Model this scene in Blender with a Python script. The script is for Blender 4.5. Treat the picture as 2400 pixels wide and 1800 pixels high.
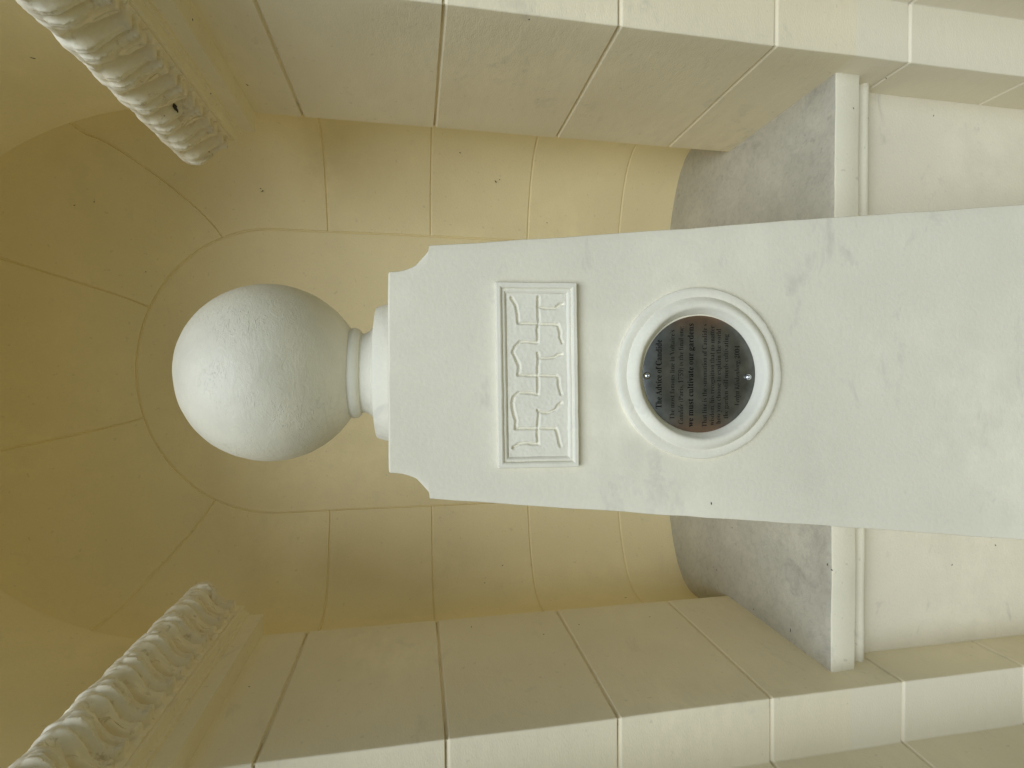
import bpy, math, random
from mathutils import Vector, Matrix, noise

# ------------------------------------------------------------------ scene, camera, light
for o in list(bpy.data.objects):
    bpy.data.objects.remove(o)
SC = bpy.context.scene
COL = SC.collection
EYE = 1.55                                     # eye height; all heights below are written relative to the eye
SC.render.resolution_x, SC.render.resolution_y = 1024, 768

cam = bpy.data.cameras.new('camera')
cam.sensor_width = 36.0
cam.lens = 1231.26 / 2400 * 36
cam.clip_start, cam.clip_end = 0.02, 3000
camo = bpy.data.objects.new('camera', cam)
COL.objects.link(camo)
PITCH, YAW, ROLL = 0.1818, -0.0162, 0.0048     # the phone was held on its side: picture-left is up
Rr = Vector((math.cos(YAW), -math.sin(YAW), 0))
Hh = Vector((math.sin(YAW), math.cos(YAW), 0))
Ff = math.cos(PITCH) * Hh - math.sin(PITCH) * Vector((0, 0, 1))
Uu = math.sin(PITCH) * Hh + math.cos(PITCH) * Vector((0, 0, 1))
R2 = math.cos(ROLL) * Rr - math.sin(ROLL) * Uu
U2 = math.sin(ROLL) * Rr + math.cos(ROLL) * Uu
cm = Matrix((-U2, R2, -Ff)).transposed().to_4x4()
cm.translation = Vector((0.0002, 0, EYE))
camo.matrix_world = cm
SC.camera = camo

SUN_EL, SUN_AZ = math.radians(48), math.radians(190)   # azimuth clockwise from +Y (behind the viewer, to the left)
W = bpy.data.worlds.new('World')
SC.world = W
W.use_nodes = True
wn = W.node_tree
sky = wn.nodes.new('ShaderNodeTexSky')
sky.sky_type = 'NISHITA'
sky.sun_disc = False
sky.sun_elevation = SUN_EL
sky.sun_rotation = SUN_AZ
sky.air_density, sky.dust_density, sky.ozone_density = 1.0, 0.7, 1.0
wn.nodes['Background'].inputs['Strength'].default_value = 0.06
wn.links.new(sky.outputs[0], wn.nodes['Background'].inputs['Color'])
sl = bpy.data.lights.new('sun', 'SUN')
sl.energy = 2.2
sl.angle = math.radians(44)
sl.color = (0.88, 0.955, 1.0)
so = bpy.data.objects.new('sun', sl)
COL.objects.link(so)
sd = Vector((math.sin(SUN_AZ) * math.cos(SUN_EL), math.cos(SUN_AZ) * math.cos(SUN_EL), math.sin(SUN_EL)))
so.rotation_euler = sd.to_track_quat('Z', 'Y').to_euler()
so.location = (-3, -4, 6)
vs = SC.view_settings
vs.view_transform = 'Standard'
vs.look = 'None'
vs.exposure = 0.02
vs.gamma = 1.0
vs.use_curve_mapping = False
SC.cycles.max_bounces = 12
SC.cycles.diffuse_bounces = 11
SC.cycles.adaptive_threshold = 0.02

# ------------------------------------------------------------------ measured layout (metres; heights relative to the eye)
WI, DI = 0.65, 1.4014            # half opening and depth at the inner edge of the reveals
WO, DO = 0.6576, 0.9456          # half opening and depth at the outer edge
SR, SL = 0.7793, 0.7876          # outer end of the front strips, right and left
DF = 0.72                        # facade plane
JH = [-1.3458, -1.0231, -0.7085, -0.3805, -0.0518, 0.274]    # joint heights from the ground up
ARCH_Z = 0.52                    # centre of the arch
NA, NB, ND, NC, NE = 0.7385, 0.226, 1.575, 0.0150, 2 / 2.5    # niche plan: half-width, depth, centre, squareness
SPR = 0.4334                     # spring line of the niche head
PANEL_X = 0.4448                 # half width of the centre panel of the niche
ZF = -0.9018                     # shelf top
DSH, HSH, DR = 1.0045, 0.0589, 1.0599
G = 0.0070                       # half width of a joint groove
GD = 0.0072                      # depth of a joint groove

# ------------------------------------------------------------------ helpers
def V(x, y, z):
    return Vector((x, y, z + EYE))

def wob(p, amp=0.0011, f=5.0):
    return p + noise.noise_vector(p * f) * amp + noise.noise_vector(p * f * 5.3) * amp * 0.35

def link(name, me, mat=None, parent=None, smooth=True):
    o = bpy.data.objects.new(name, me)
    COL.objects.link(o)
    if mat is not None:
        for m in (mat if isinstance(mat, (list, tuple)) else [mat]):
            me.materials.append(m)
    if parent is not None:
        o.parent = parent
    if smooth:
        me.polygons.foreach_set('use_smooth', [True] * len(me.polygons))
    return o

def mesh(name, vs_, fs, mat=None, parent=None, smooth=True, sharp=None):
    me = bpy.data.meshes.new(name)
    me.from_pydata([tuple(v) for v in vs_], [], fs)
    me.validate()
    me.update()
    o = link(name, me, mat, parent, smooth)
    if sharp:
        me.set_sharp_from_angle(angle=math.radians(sharp))
    return o

def tag(o, label=None, cat=None, group=None, kind=None):
    if label: o['label'] = label
    if cat: o['category'] = cat
    if group: o['group'] = group
    if kind: o['kind'] = kind
    return o

def empty(name, loc, label, cat, group=None):
    o = bpy.data.objects.new(name, None)
    o.empty_display_size = 0.1
    COL.objects.link(o)
    o.location = loc
    return tag(o, label, cat, group)

def keep(o, parent):
    """parent without moving"""
    o.parent = parent
    o.matrix_parent_inverse = Matrix.Translation(-Vector(parent.location))
    return o

GT = [0, 0.12, 0.3, 0.45, 0.56, 0.64, 0.72, 0.86, 1.0]
def gdepth(q, steep):
    """recess of the face at q (0..1, in groove half-widths) from the middle of a joint.
    The arris above a joint is cut square, the one below it slopes out"""
    if steep:
        return GD * (1 - min(max((q - 0.10) / 0.34, 0), 1) ** 1.3)
    return GD * (1 - q) ** 1.15

def axis(a, b, n, ja, jb, g=1.0, d=1.0):
    """parameters from a to b in metres, denser inside the joint grooves at either end: list of (value, recess)"""
    out = []
    lo, hi = a, b
    w = G * g
    if ja:
        out += [(a + w * t, d * gdepth(t, True)) for t in GT[:-1]]
        out += [(a + w, 0.0), (a + w * 1.25, 0.0)]
        lo = a + w * 1.7
    if jb:
        hi = b - w * 1.7
    out += [(lo + (hi - lo) * i / n, 0.0) for i in range(n + 1)]
    if jb:
        out += [(b - w * 1.25, 0.0), (b - w, 0.0)]
        out += [(b - w * t, d * gdepth(t, False)) for t in reversed(GT[:-1])]
    return out

def patch(name, pos, nrm, us, vs_, mat, parent, thick=0.03, amp=0.0011, sharp=None, grain=0.0):
    """a solid block: front grid recessed at its joint edges, with skirts and a back"""
    nu, nv = len(us), len(vs_)
    P, F = [], []
    for (v, dv) in vs_:
        for (u, du) in us:
            p = pos(u, v)
            n = nrm(u, v)
            d = max(du, dv)
            q = wob(p, amp) - n * d
            if grain:
                q += n * noise.noise(p * 60) * grain
            P.append(q)
    for j in range(nv - 1):
        for i in range(nu - 1):
            a = j * nu + i
            F.append((a, a + 1, a + nu + 1, a + nu))
    ring = list(range(nu)) + [j * nu + nu - 1 for j in range(1, nv)] + \
        [(nv - 1) * nu + i for i in range(nu - 2, -1, -1)] + [j * nu for j in range(nv - 2, 0, -1)]
    b0 = len(P)
    par = [(us[i % nu][0], vs_[i // nu][0]) for i in ring]
    for k, i in enumerate(ring):
        P.append(P[i] - nrm(*par[k]) * thick)
    m = len(ring)
    for k in range(m):
        F.append((ring[(k + 1) % m], ring[k], b0 + k, b0 + (k + 1) % m))
    o = mesh(name, P, F, mat, None, True, sharp or 40)
    if parent is not None:
        keep(o, parent)
    return o

def lathe(name, prof, seg, mat, parent, centre, amp=0.0, sharp=35, squash=None):
    P, F = [], []
    n = len(prof)
    for k in range(seg):
        a = 2 * math.pi * k / seg
        for (r, z) in prof:
            p = Vector((centre[0] + r * math.cos(a), centre[1] + r * math.sin(a), centre[2] + z))
            if amp:
                p = wob(p, amp, 9)
            P.append(p)
    for k in range(seg):
        for i in range(n - 1):
            a, b = k * n + i, ((k + 1) % seg) * n + i
            F.append((a, a + 1, b + 1, b))
    o = mesh(name, P, F, mat, None, True, sharp)
    return keep(o, parent) if parent is not None else o

# ------------------------------------------------------------------ materials
def new_mat(name):
    m = bpy.data.materials.new(name)
    m.use_nodes = True
    nt = m.node_tree
    return m, nt, nt.nodes['Principled BSDF']

def nd(nt, t, **kw):
    n = nt.nodes.new(t)
    for k, v in kw.items():
        setattr(n, k, v)
    return n

def noise_tex(nt, vec, scale, detail=4, rough=0.55, dist=0.0):
    n = nd(nt, 'ShaderNodeTexNoise')
    n.inputs['Scale'].default_value = scale
    n.inputs['Detail'].default_value = detail
    n.inputs['Roughness'].default_value = rough
    n.inputs['Distortion'].default_value = dist
    nt.links.new(vec, n.inputs['Vector'])
    return n.outputs['Fac']

def ramp(nt, fac, a, b, ca=(0, 0, 0, 1), cb=(1, 1, 1, 1)):
    r = nd(nt, 'ShaderNodeValToRGB')
    r.color_ramp.elements[0].position = a
    r.color_ramp.elements[1].position = b
    r.color_ramp.elements[0].color = ca
    r.color_ramp.elements[1].color = cb
    nt.links.new(fac, r.inputs['Fac'])
    return r.outputs['Color']

def mix(nt, fac, a, b, mode='MIX'):
    n = nd(nt, 'ShaderNodeMix', data_type='RGBA', blend_type=mode)
    for sock, val in (('Factor', fac), ('A', a), ('B', b)):
        s = [i for i in n.inputs if i.name == sock and (i.type == 'RGBA' if sock != 'Factor' else i.type == 'VALUE')][0]
        if hasattr(val, 'is_linked') or hasattr(val, 'links'):
            nt.links.new(val, s)
        else:
            s.default_value = val if sock == 'Factor' else (*val, 1)
    return [o for o in n.outputs if o.type == 'RGBA'][0]

def math_n(nt, op, a, b=None, clamp=False):
    n = nd(nt, 'ShaderNodeMath', operation=op, use_clamp=clamp)
    for i, val in enumerate((a, b)):
        if val is None: continue
        if hasattr(val, 'links'): nt.links.new(val, n.inputs[i])
        else: n.inputs[i].default_value = val
    return n.outputs[0]

def position(nt):
    return nd(nt, 'ShaderNodeNewGeometry')

def stretch(nt, vec, s):
    m = nd(nt, 'ShaderNodeMapping')
    m.inputs['Scale'].default_value = s
    nt.links.new(vec, m.inputs['Vector'])
    return m.outputs['Vector']

def bump_chain(nt, bsdf, items):
    prev = None
    for (h, strength, dist) in items:
        b = nd(nt, 'ShaderNodeBump')
        b.inputs['Strength'].default_value = strength
        b.inputs['Distance'].default_value = dist
        nt.links.new(h, b.inputs['Height'])
        if prev is not None:
            nt.links.new(prev, b.inputs['Normal'])
        prev = b.outputs['Normal']
    nt.links.new(prev, bsdf.inputs['Normal'])

def stucco(name, base, scuff=0.25, stain=0.35, rough=0.72, grain=1.0, extra=None, brush=(1, 1, 1), patch_var=0.05,
           stain_col=None, mottle=0.0):
    m, nt, b = new_mat(name)
    g = position(nt)
    pos = g.outputs['Position']
    big = noise_tex(nt, pos, 2.3, 2)
    mid = noise_tex(nt, stretch(nt, pos, brush), 16, 2, 0.6)
    fine = noise_tex(nt, stretch(nt, pos, brush), 170, 1, 0.65)
    dark = tuple(c * (1 - patch_var * 2.2) for c in base)
    lite = tuple(min(1, c * (1 + patch_var)) for c in base)
    col = mix(nt, ramp(nt, big, 0.3, 0.7), dark, lite)
    col = mix(nt, ramp(nt, mid, 0.35, 0.75), col, tuple(c * (1 - patch_var) for c in base))
    col = mix(nt, math_n(nt, 'MULTIPLY', ramp(nt, fine, 0.35, 0.65), 0.05 * grain), col, tuple(c * 0.55 for c in base))
    # scuffs and dirty smears
    sm = noise_tex(nt, stretch(nt, pos, (1.3, 1.3, 2.2)), 5.5, 4, 0.72, 0.5)
    smf = math_n(nt, 'MULTIPLY', ramp(nt, sm, 0.60, 0.76), scuff)
    grey = sum(base) / 3 * 0.45
    col = mix(nt, smf, col, (grey, grey * 0.97, grey * 0.9))
    if mottle:
        mo = noise_tex(nt, pos, 62, 5, 0.75, 0.8)
        col = mix(nt, math_n(nt, 'MULTIPLY', ramp(nt, mo, 0.44, 0.70), mottle), col, tuple(c * 0.42 for c in base))
        mo2 = noise_tex(nt, pos, 9, 4, 0.7)
        col = mix(nt, math_n(nt, 'MULTIPLY', ramp(nt, mo2, 0.48, 0.72), mottle * 0.8), col, tuple(c * 1.25 for c in base))
    # small spots
    spot = ramp(nt, noise_tex(nt, pos, 75, 1, 0.4), 0.735, 0.765)
    spf = math_n(nt, 'MULTIPLY', spot, stain * 0.25)
    col = mix(nt, spf, col, stain_col or (0.16, 0.135, 0.10))
    if extra:
        col = extra(nt, g, col)
    nt.links.new(col, b.inputs['Base Color'])
    b.inputs['Roughness'].default_value = rough
    b.inputs['Specular IOR Level'].default_value = 0.35
    bump_chain(nt, b, [(math_n(nt, 'ADD', math_n(nt, 'MULTIPLY', mid, 1.6), fine), 0.34 * grain, 0.0013)])
    return m

CREAM = (0.85, 0.775, 0.58)
NICHE = (0.895, 0.78, 0.475)
PALE = (0.80, 0.745, 0.60)

def lower_band(face_only):
    """the walls were repainted paler below the shelf line, with a brushed ragged upper limit"""
    def f(nt, g, col):
        sep = nd(nt, 'ShaderNodeSeparateXYZ')
        nt.links.new(g.outputs['Position'], sep.inputs[0])
        n = noise_tex(nt, g.outputs['Position'], 30, 4, 0.6)
        z = math_n(nt, 'ADD', sep.outputs['Z'], math_n(nt, 'MULTIPLY', n, 0.012))
        lo = ramp(nt, math_n(nt, 'SUBTRACT', z, EYE - 0.895), -0.0, 0.010, (1, 1, 1, 1), (0, 0, 0, 1))
        if face_only:
            s2 = nd(nt, 'ShaderNodeSeparateXYZ')
            nt.links.new(g.outputs['Normal'], s2.inputs[0])
            lo = math_n(nt, 'MULTIPLY', lo, ramp(nt, math_n(nt, 'MULTIPLY', s2.outputs['Y'], -1.0), 0.6, 0.8))
        return mix(nt, math_n(nt, 'MULTIPLY', lo, 0.7), col, PALE)
    return f

M_NICHE = stucco('cream paint, niche', NICHE, 0.10, 0.5, brush=(1, 1, 1))
M_PIER_R = stucco('cream paint, right pier', CREAM, 0.30, 0.5, extra=lower_band(False), brush=(1, 1, 2.2))
M_PIER_L = stucco('cream paint, left pier', CREAM, 0.22, 0.5, extra=lower_band(True), brush=(1, 1, 2.2))
M_ARCH = stucco('cream paint, arch', NICHE, 0.10, 0.35)
M_BASE = stucco('pale paint, wall under shelf', PALE, 0.45, 0.2)
M_PED = stucco('white paint, pedestal', (0.85, 0.80, 0.645), 0.32, 0.0, grain=1.0, patch_var=0.075)
M_TRIM = stucco('white paint, ornaments', (0.86, 0.825, 0.69), 0.30, 0.0, grain=0.9, patch_var=0.05)
M_SHELF = stucco('pale paint, shelf edge', (0.80, 0.755, 0.60), 0.35, 0.7)
M_SHELFTOP = stucco('dusty shelf top', (0.53, 0.505, 0.42), 0.6, 0.9, rough=0.85, patch_var=0.12, grain=1.2, mottle=0.34)

def mat_ball():
    m, nt, b = new_mat('white trowelled ball')
    g = position(nt)
    pos = g.outputs['Position']
    base = (0.79, 0.75, 0.61)
    big = noise_tex(nt, pos, 9, 4)
    col = mix(nt, ramp(nt, big, 0.3, 0.72), tuple(c * 0.86 for c in base), tuple(c * 1.03 for c in base))
    sm = noise_tex(nt, stretch(nt, pos, (1, 1, 4.5)), 11, 6, 0.65, 0.8)
    col = mix(nt, math_n(nt, 'MULTIPLY', ramp(nt, sm, 0.62, 0.78), 0.35), col, (0.33, 0.31, 0.26))
    nt.links.new(col, b.inputs['Base Color'])
    b.inputs['Roughness'].default_value = 0.46
    b.inputs['Specular IOR Level'].default_value = 0.5
    tro = noise_tex(nt, stretch(nt, pos, (1, 1, 2.4)), 26, 5, 0.68, 1.4)
    trr = ramp(nt, tro, 0.46, 0.58)
    fine = noise_tex(nt, pos, 150, 5, 0.65)
    rid = noise_tex(nt, stretch(nt, pos, (1, 1, 3)), 60, 3, 0.6, 2.0)
    gate = ramp(nt, noise_tex(nt, pos, 7, 2), 0.5, 0.62)
    chips = math_n(nt, 'MULTIPLY', ramp(nt, rid, 0.58, 0.66), gate)
    bump_chain(nt, b, [(trr, 0.12, 0.007), (chips, 0.42, 0.004), (fine, 0.22, 0.002)])
    return m
M_BALL = mat_ball()

def mat_leaf():
    m, nt, b = new_mat('stained white plaster leaves')
    g = position(nt)
    pos = g.outputs['Position']
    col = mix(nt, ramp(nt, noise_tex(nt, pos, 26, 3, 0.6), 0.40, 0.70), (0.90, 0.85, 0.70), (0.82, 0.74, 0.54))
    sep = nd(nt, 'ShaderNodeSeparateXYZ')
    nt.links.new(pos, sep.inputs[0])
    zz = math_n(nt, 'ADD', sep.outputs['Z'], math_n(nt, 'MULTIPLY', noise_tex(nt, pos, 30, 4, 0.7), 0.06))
    lip_pale = ramp(nt, math_n(nt, 'SUBTRACT', zz, EYE + 0.50), 0.0, 0.045)     # paler along the lip, tan below a ragged limit
    col = mix(nt, math_n(nt, 'SUBTRACT', 1.0, lip_pale), col, (0.80, 0.72, 0.53))
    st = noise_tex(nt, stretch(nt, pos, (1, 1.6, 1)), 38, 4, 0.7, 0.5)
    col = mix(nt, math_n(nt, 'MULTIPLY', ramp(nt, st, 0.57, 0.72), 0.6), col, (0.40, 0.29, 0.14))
    nt.links.new(col, b.inputs['Base Color'])
    b.inputs['Roughness'].default_value = 0.75
    bump_chain(nt, b, [(noise_tex(nt, pos, 130, 4), 0.5, 0.0015)])
    return m
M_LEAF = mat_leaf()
M_BAND = stucco('cream paint, cornice band', (0.84, 0.76, 0.55), 0.25, 0.5, stain_col=(0.12, 0.07, 0.03))

def mat_plaque():
    m, nt, b = new_mat('aged bronze plate')
    tc = nd(nt, 'ShaderNodeTexCoord')
    pos = tc.outputs['Object']
    sep = nd(nt, 'ShaderNodeSeparateXYZ')
    nt.links.new(pos, sep.inputs[0])
    ax = math_n(nt, 'ABSOLUTE', sep.outputs['X'])
    n = noise_tex(nt, pos, 28, 5, 0.6)
    f = ramp(nt, math_n(nt, 'ADD', ax, math_n(nt, 'MULTIPLY', n, 0.03)), 0.074, 0.108)
    up = ramp(nt, math_n(nt, 'ABSOLUTE', sep.outputs['Y']), 0.03, 0.06, (1, 1, 1, 1), (0, 0, 0, 1))
    f = math_n(nt, 'MULTIPLY', f, up)
    col = mix(nt, ramp(nt, n, 0.35, 0.7), (0.10, 0.105, 0.095), (0.19, 0.19, 0.172))
    col = mix(nt, math_n(nt, 'MULTIPLY', f, 0.75), col, (0.27, 0.155, 0.095))
    nt.links.new(col, b.inputs['Base Color'])
    b.inputs['Metallic'].default_value = 0.75
    b.inputs['Roughness'].default_value = 0.36
    bump_chain(nt, b, [(noise_tex(nt, stretch(nt, pos, (1, 9, 1)), 140, 3), 0.12, 0.0006)])
    return m
M_PLAQUE = mat_plaque()
M_LETTER, nt_, b_ = new_mat('black letter paint')
nt_.links.new(ramp(nt_, noise_tex(nt_, position(nt_).outputs['Position'], 300, 3), 0.35, 0.7, (0.006, 0.006, 0.006, 1), (0.02, 0.019, 0.017, 1)), b_.inputs['Base Color'])
b_.inputs['Roughness'].default_value = 0.9
b_.inputs['Specular IOR Level'].default_value = 0.06
M_STEEL, nt_, b_ = new_mat('steel screw')
nt_.links.new(ramp(nt_, noise_tex(nt_, position(nt_).outputs['Position'], 500, 3), 0.3, 0.7, (0.5, 0.5, 0.48, 1), (0.66, 0.66, 0.65, 1)), b_.inputs['Base Color'])
b_.inputs['Metallic'].default_value = 1.0
b_.inputs['Roughness'].default_value = 0.22
M_INSECT, nt_, b_ = new_mat('dead insects')
nt_.links.new(ramp(nt_, noise_tex(nt_, position(nt_).outputs['Position'], 200, 3), 0.3, 0.7, (0.015, 0.012, 0.01, 1), (0.05, 0.04, 0.03, 1)), b_.inputs['Base Color'])
b_.inputs['Roughness'].default_value = 0.7
M_GROUND, nt_, b_ = new_mat('golden bounce ground')  # unseen ground, its golden colour made up to bounce warm fill upwards
gp = position(nt_).outputs['Position']
nt_.links.new(mix(nt_, ramp(nt_, noise_tex(nt_, gp, 60, 5), 0.35, 0.7), (0.27, 0.225, 0.085), (0.38, 0.32, 0.14)), b_.inputs['Base Color'])
b_.inputs['Roughness'].default_value = 0.9
bump_chain(nt_, b_, [(noise_tex(nt_, gp, 90, 4), 0.6, 0.01)])

# ------------------------------------------------------------------ ground
tag(mesh('ground', [(-400, -400, 0), (400, -400, 0), (400, 400, 0), (-400, 400, 0)], [(0, 1, 2, 3)], M_GROUND, smooth=False),
    kind='structure')

# ------------------------------------------------------------------ wall piers: courses of grooved blocks that wrap the corners
def plan(side):
    """plan polyline of a pier from the facade inwards, with slightly rounded arrises; list of (x, y)"""
    s = SR if side > 0 else SL
    pts = [(s + 0.02, DF), (s, DO), (WO, DO), (WI, DI), (0.80, DI + 0.004)]
    out = [(pts[0][0] * side, pts[0][1])]
    r = 0.0035
    for i in range(1, len(pts) - 1):
        a, b, c = Vector(pts[i - 1]), Vector(pts[i]), Vector(pts[i + 1])
        u, w = (a - b).normalized(), (c - b).normalized()
        steps = 4
        for k in range(steps + 1):
            t = k / steps
            p = b + u * r * (1 - t) ** 2 + w * r * t ** 2
            out.append((p.x * side, p.y))
    out.append((pts[-1][0] * side, pts[-1][1]))
    return out

def dense(pl, step=0.035):
    out = [pl[0]]
    for a, b in zip(pl, pl[1:]):
        L = math.hypot(b[0] - a[0], b[1] - a[1])
        n = max(1, int(L / step))
        for k in range(1, n + 1):
            out.append((a[0] + (b[0] - a[0]) * k / n, a[1] + (b[1] - a[1]) * k / n))
    return out

def plan_normals(pl, side):
    ns = []
    for i in range(len(pl)):
        a = Vector(pl[max(i - 1, 0)]); b = Vector(pl[min(i + 1, len(pl) - 1)])
        d = (b - a).normalized()
        n = Vector((d.y, -d.x)) * (-side)
        ns.append(n)
    return ns

def build_pier(side, mat, label):
    root = empty('wall_pier', V(side * 0.72, DO, -EYE), label, 'wall', 'piers flanking the niche')
    pl = dense(plan(side))
    ns = plan_normals(pl, side)
    # keep the facing direction towards the open side
    pos = lambda i, z: V(pl[i][0], pl[i][1], z)
    nrm = lambda i, z: Vector((ns[i].x, ns[i].y, 0))
    us = [(i, 0.0) for i in range(len(pl))]
    if side < 0:
        us = us[::-1]
    zs = [-EYE] + JH + [ARCH_Z]
    for k in range(len(zs) - 1):
        vsx = axis(zs[k], zs[k + 1], 10, k > 0, k < len(zs) - 2)
        patch('block', pos, nrm, us, vsx, mat, root, 0.05)
    return root

build_pier(1, M_PIER_R, 'paler pier of grooved cream blocks along the top of the picture')
build_pier(-1, M_PIER_L, 'olive shaded pier of grooved cream blocks along the bottom of the picture')

# arch over the piers (soffit and face)
def build_arch():
    P, F = [], []
    n = 64
    m = None
    for k in range(n + 1):
        a = math.pi * k / n
        t = 0.5 + 0.5 * math.cos(a)
        pr, pL = dense(plan(1)), dense(plan(-1))
        L = min(len(pr), len(pL))
        prof = [(abs(pr[int(i * (len(pr) - 1) / 59)][0]) * t + abs(pL[int(i * (len(pL) - 1) / 59)][0]) * (1 - t),
                 pr[int(i * (len(pr) - 1) / 59)][1]) for i in range(60)]
        m = len(prof)
        for (r, y) in prof:
            P.append(wob(V(r * math.cos(a), y, ARCH_Z + r * math.sin(a))))
    for k in range(n):
        for i in range(m - 1):
            a = k * m + i
            F.append((a, a + 1, a + m + 1, a + m))
    return mesh('arch', P, F, M_ARCH, None, True, 40)
tag(build_arch(), 'smooth cream arch soffit between the two carved cornices at the picture edge', 'arch')

# facade around the opening, with thickness
def build_facade():
    P, F = [], []
    out = []
    for z in (-EYE, -1.0, -0.5, 0.0, ARCH_Z):
        out.append((SR + 0.02, z))
    for k in range(1, 32):
        a = math.pi * k / 32
        r = (SR + SL) / 2 + 0.02
        out.append((r * math.cos(a), ARCH_Z + r * math.sin(a)))
    for z in (ARCH_Z, 0.0, -0.5, -1.0, -EYE):
        out.append((-SL - 0.02, z))
    X, T = 3.2, 2.4
    far = []
    n = len(out)
    for i, (x, z) in enumerate(out):
        if i < 5: far.append((X, z))
        elif i >= n - 5: far.append((-X, z))
        else:
            a = math.pi * (i - 4) / 32
            c, s = math.cos(a), math.sin(a)
            q = min(X / max(abs(c), 1e-6), (T - ARCH_Z) / max(s, 1e-6))
            far.append((q * c, ARCH_Z + q * s))
    for (x, z), (x2, z2) in zip(out, far):
        P += [V(x, DF, z), V(x2, DF, z2), V(x2, DF + 0.35, z2)]
    for i in range(n - 1):
        a = i * 3
        F += [(a, a + 1, a + 4, a + 3), (a + 1, a + 2, a + 5, a + 4)]
    return mesh('facade_wall', P, F, M_ARCH, None, False)
tag(build_facade(), 'plain cream outer wall that the niche opens from', 'wall')

# ------------------------------------------------------------------ niche: grooved blocks on an elliptical plan, with a domed head
TR = math.asin((PANEL_X / NA) ** (1 / NE))
def kz(s):
    t = min(max((s - 0.6) / 0.4, 0), 1)
    return 0.889 + (1.05 - 0.889) * t * t * (3 - 2 * t)

# along-the-wall coordinate u (metres, 0 at the middle): ellipse first, then the straight barrel to the front
UTAB = []
_L, _q = 0.0, None
for k in range(181):
    t = math.pi / 2 * k / 180
    q = (NA * math.sin(t) ** NE, ND + NB * max(math.cos(t), 0) ** NE)
    if _q: _L += math.hypot(q[0] - _q[0], q[1] - _q[1])
    UTAB.append((_L, t))
    _q = q
U_END = _L
U_RING = next(l for l, t in UTAB if t >= TR)
def theta(u):
    lo, hi = 0, 180
    while hi - lo > 1:
        m_ = (lo + hi) // 2
        if UTAB[m_][0] <= u: lo = m_
        else: hi = m_
    f = (u - UTAB[lo][0]) / (UTAB[hi][0] - UTAB[lo][0])
    return UTAB[lo][1] + f * (UTAB[hi][1] - UTAB[lo][1])
def nsec(u):
    """horizontal offset from the axis and depth, for u >= 0"""
    if u >= U_END: return NA, ND - (u - U_END)
    t = theta(u)
    return NA * math.sin(t) ** NE, ND + NB * max(math.cos(t), 0) ** NE
HEAD = 0.62          # metres of arc per radian in the head, for the joint widths
def npos(u, s, side=1):
    """s: height below the spring line, then spring + angle*HEAD in the head"""
    r, y = nsec(u)
    if s <= SPR: return V(NC + side * r, y, s)
    a = (s - SPR) / HEAD
    return V(NC + side * r * math.cos(a), y, SPR + r * kz(r / NA) * math.sin(a))
def nnrm(u, s, side=1):
    e = 0.002
    a = npos(u + e, s, side) - npos(max(u - e, 0), s, side)
    b = npos(u, s + e, side) - npos(u, s - e, side)
    n = a.cross(b)
    n.normalize()
    c = Vector((NC, 0.9, npos(u, s, side).z if s <= SPR else SPR + EYE))
    if n.dot(c - npos(u, s, side)) < 0: n = -n
    return n
niche = empty('niche', V(NC, ND, ZF), 'arched cream niche with grooved blocks and domed head behind the ball', 'niche')
UBAR = U_END + (ND - DI) - 0.001
def phi_s(deg): return SPR + math.radians(deg) * HEAD
COURSES = [ZF - 0.02] + JH[2:] + ['top']
def niche_block(name, s0, s1, j0, j1, side, skew0=0.0, skew1=0.0, n=12):
    us = axis(U_RING, UBAR, 34, True, False, 0.8, 0.62)
    vv = axis(s0, s1, n, j0, j1, 0.8, 0.62)
    def warp(u, s):
        k = min(max((u - U_RING) / (U_END - U_RING), 0), 1)
        f = (s - s0) / (s1 - s0)
        return s + k * (skew0 * (1 - f) + skew1 * f)
    p = lambda u, s: npos(u, warp(u, s), side)
    q = lambda u, s: nnrm(u, warp(u, s), side)
    if side < 0: us = us[::-1]
    return patch(name, p, q, us, vv, M_NICHE, niche, 0.03)
sk1 = math.radians(10) * HEAD
for side, ph, sk in ((1, 22.6, sk1), (-1, 27.3, math.radians(1) * HEAD)):
    c = [ZF - 0.02] + JH[2:]
    for k in range(len(c) - 1):
        niche_block('block', c[k], c[k + 1], k > 0, True, side)
    niche_block('block', c[-1], phi_s(ph), True, True, side, 0.0, sk, 24)
niche_block('voussoir', phi_s(22.6), phi_s(64.5), True, True, 1, sk1, 0, 24)
niche_block('voussoir', phi_s(64.5), phi_s(108.3), True, True, 1, 0, 0, 24)
niche_block('voussoir', phi_s(108.3), phi_s(152.7), True, True, 1, 0, -math.radians(1) * HEAD, 24)

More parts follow.
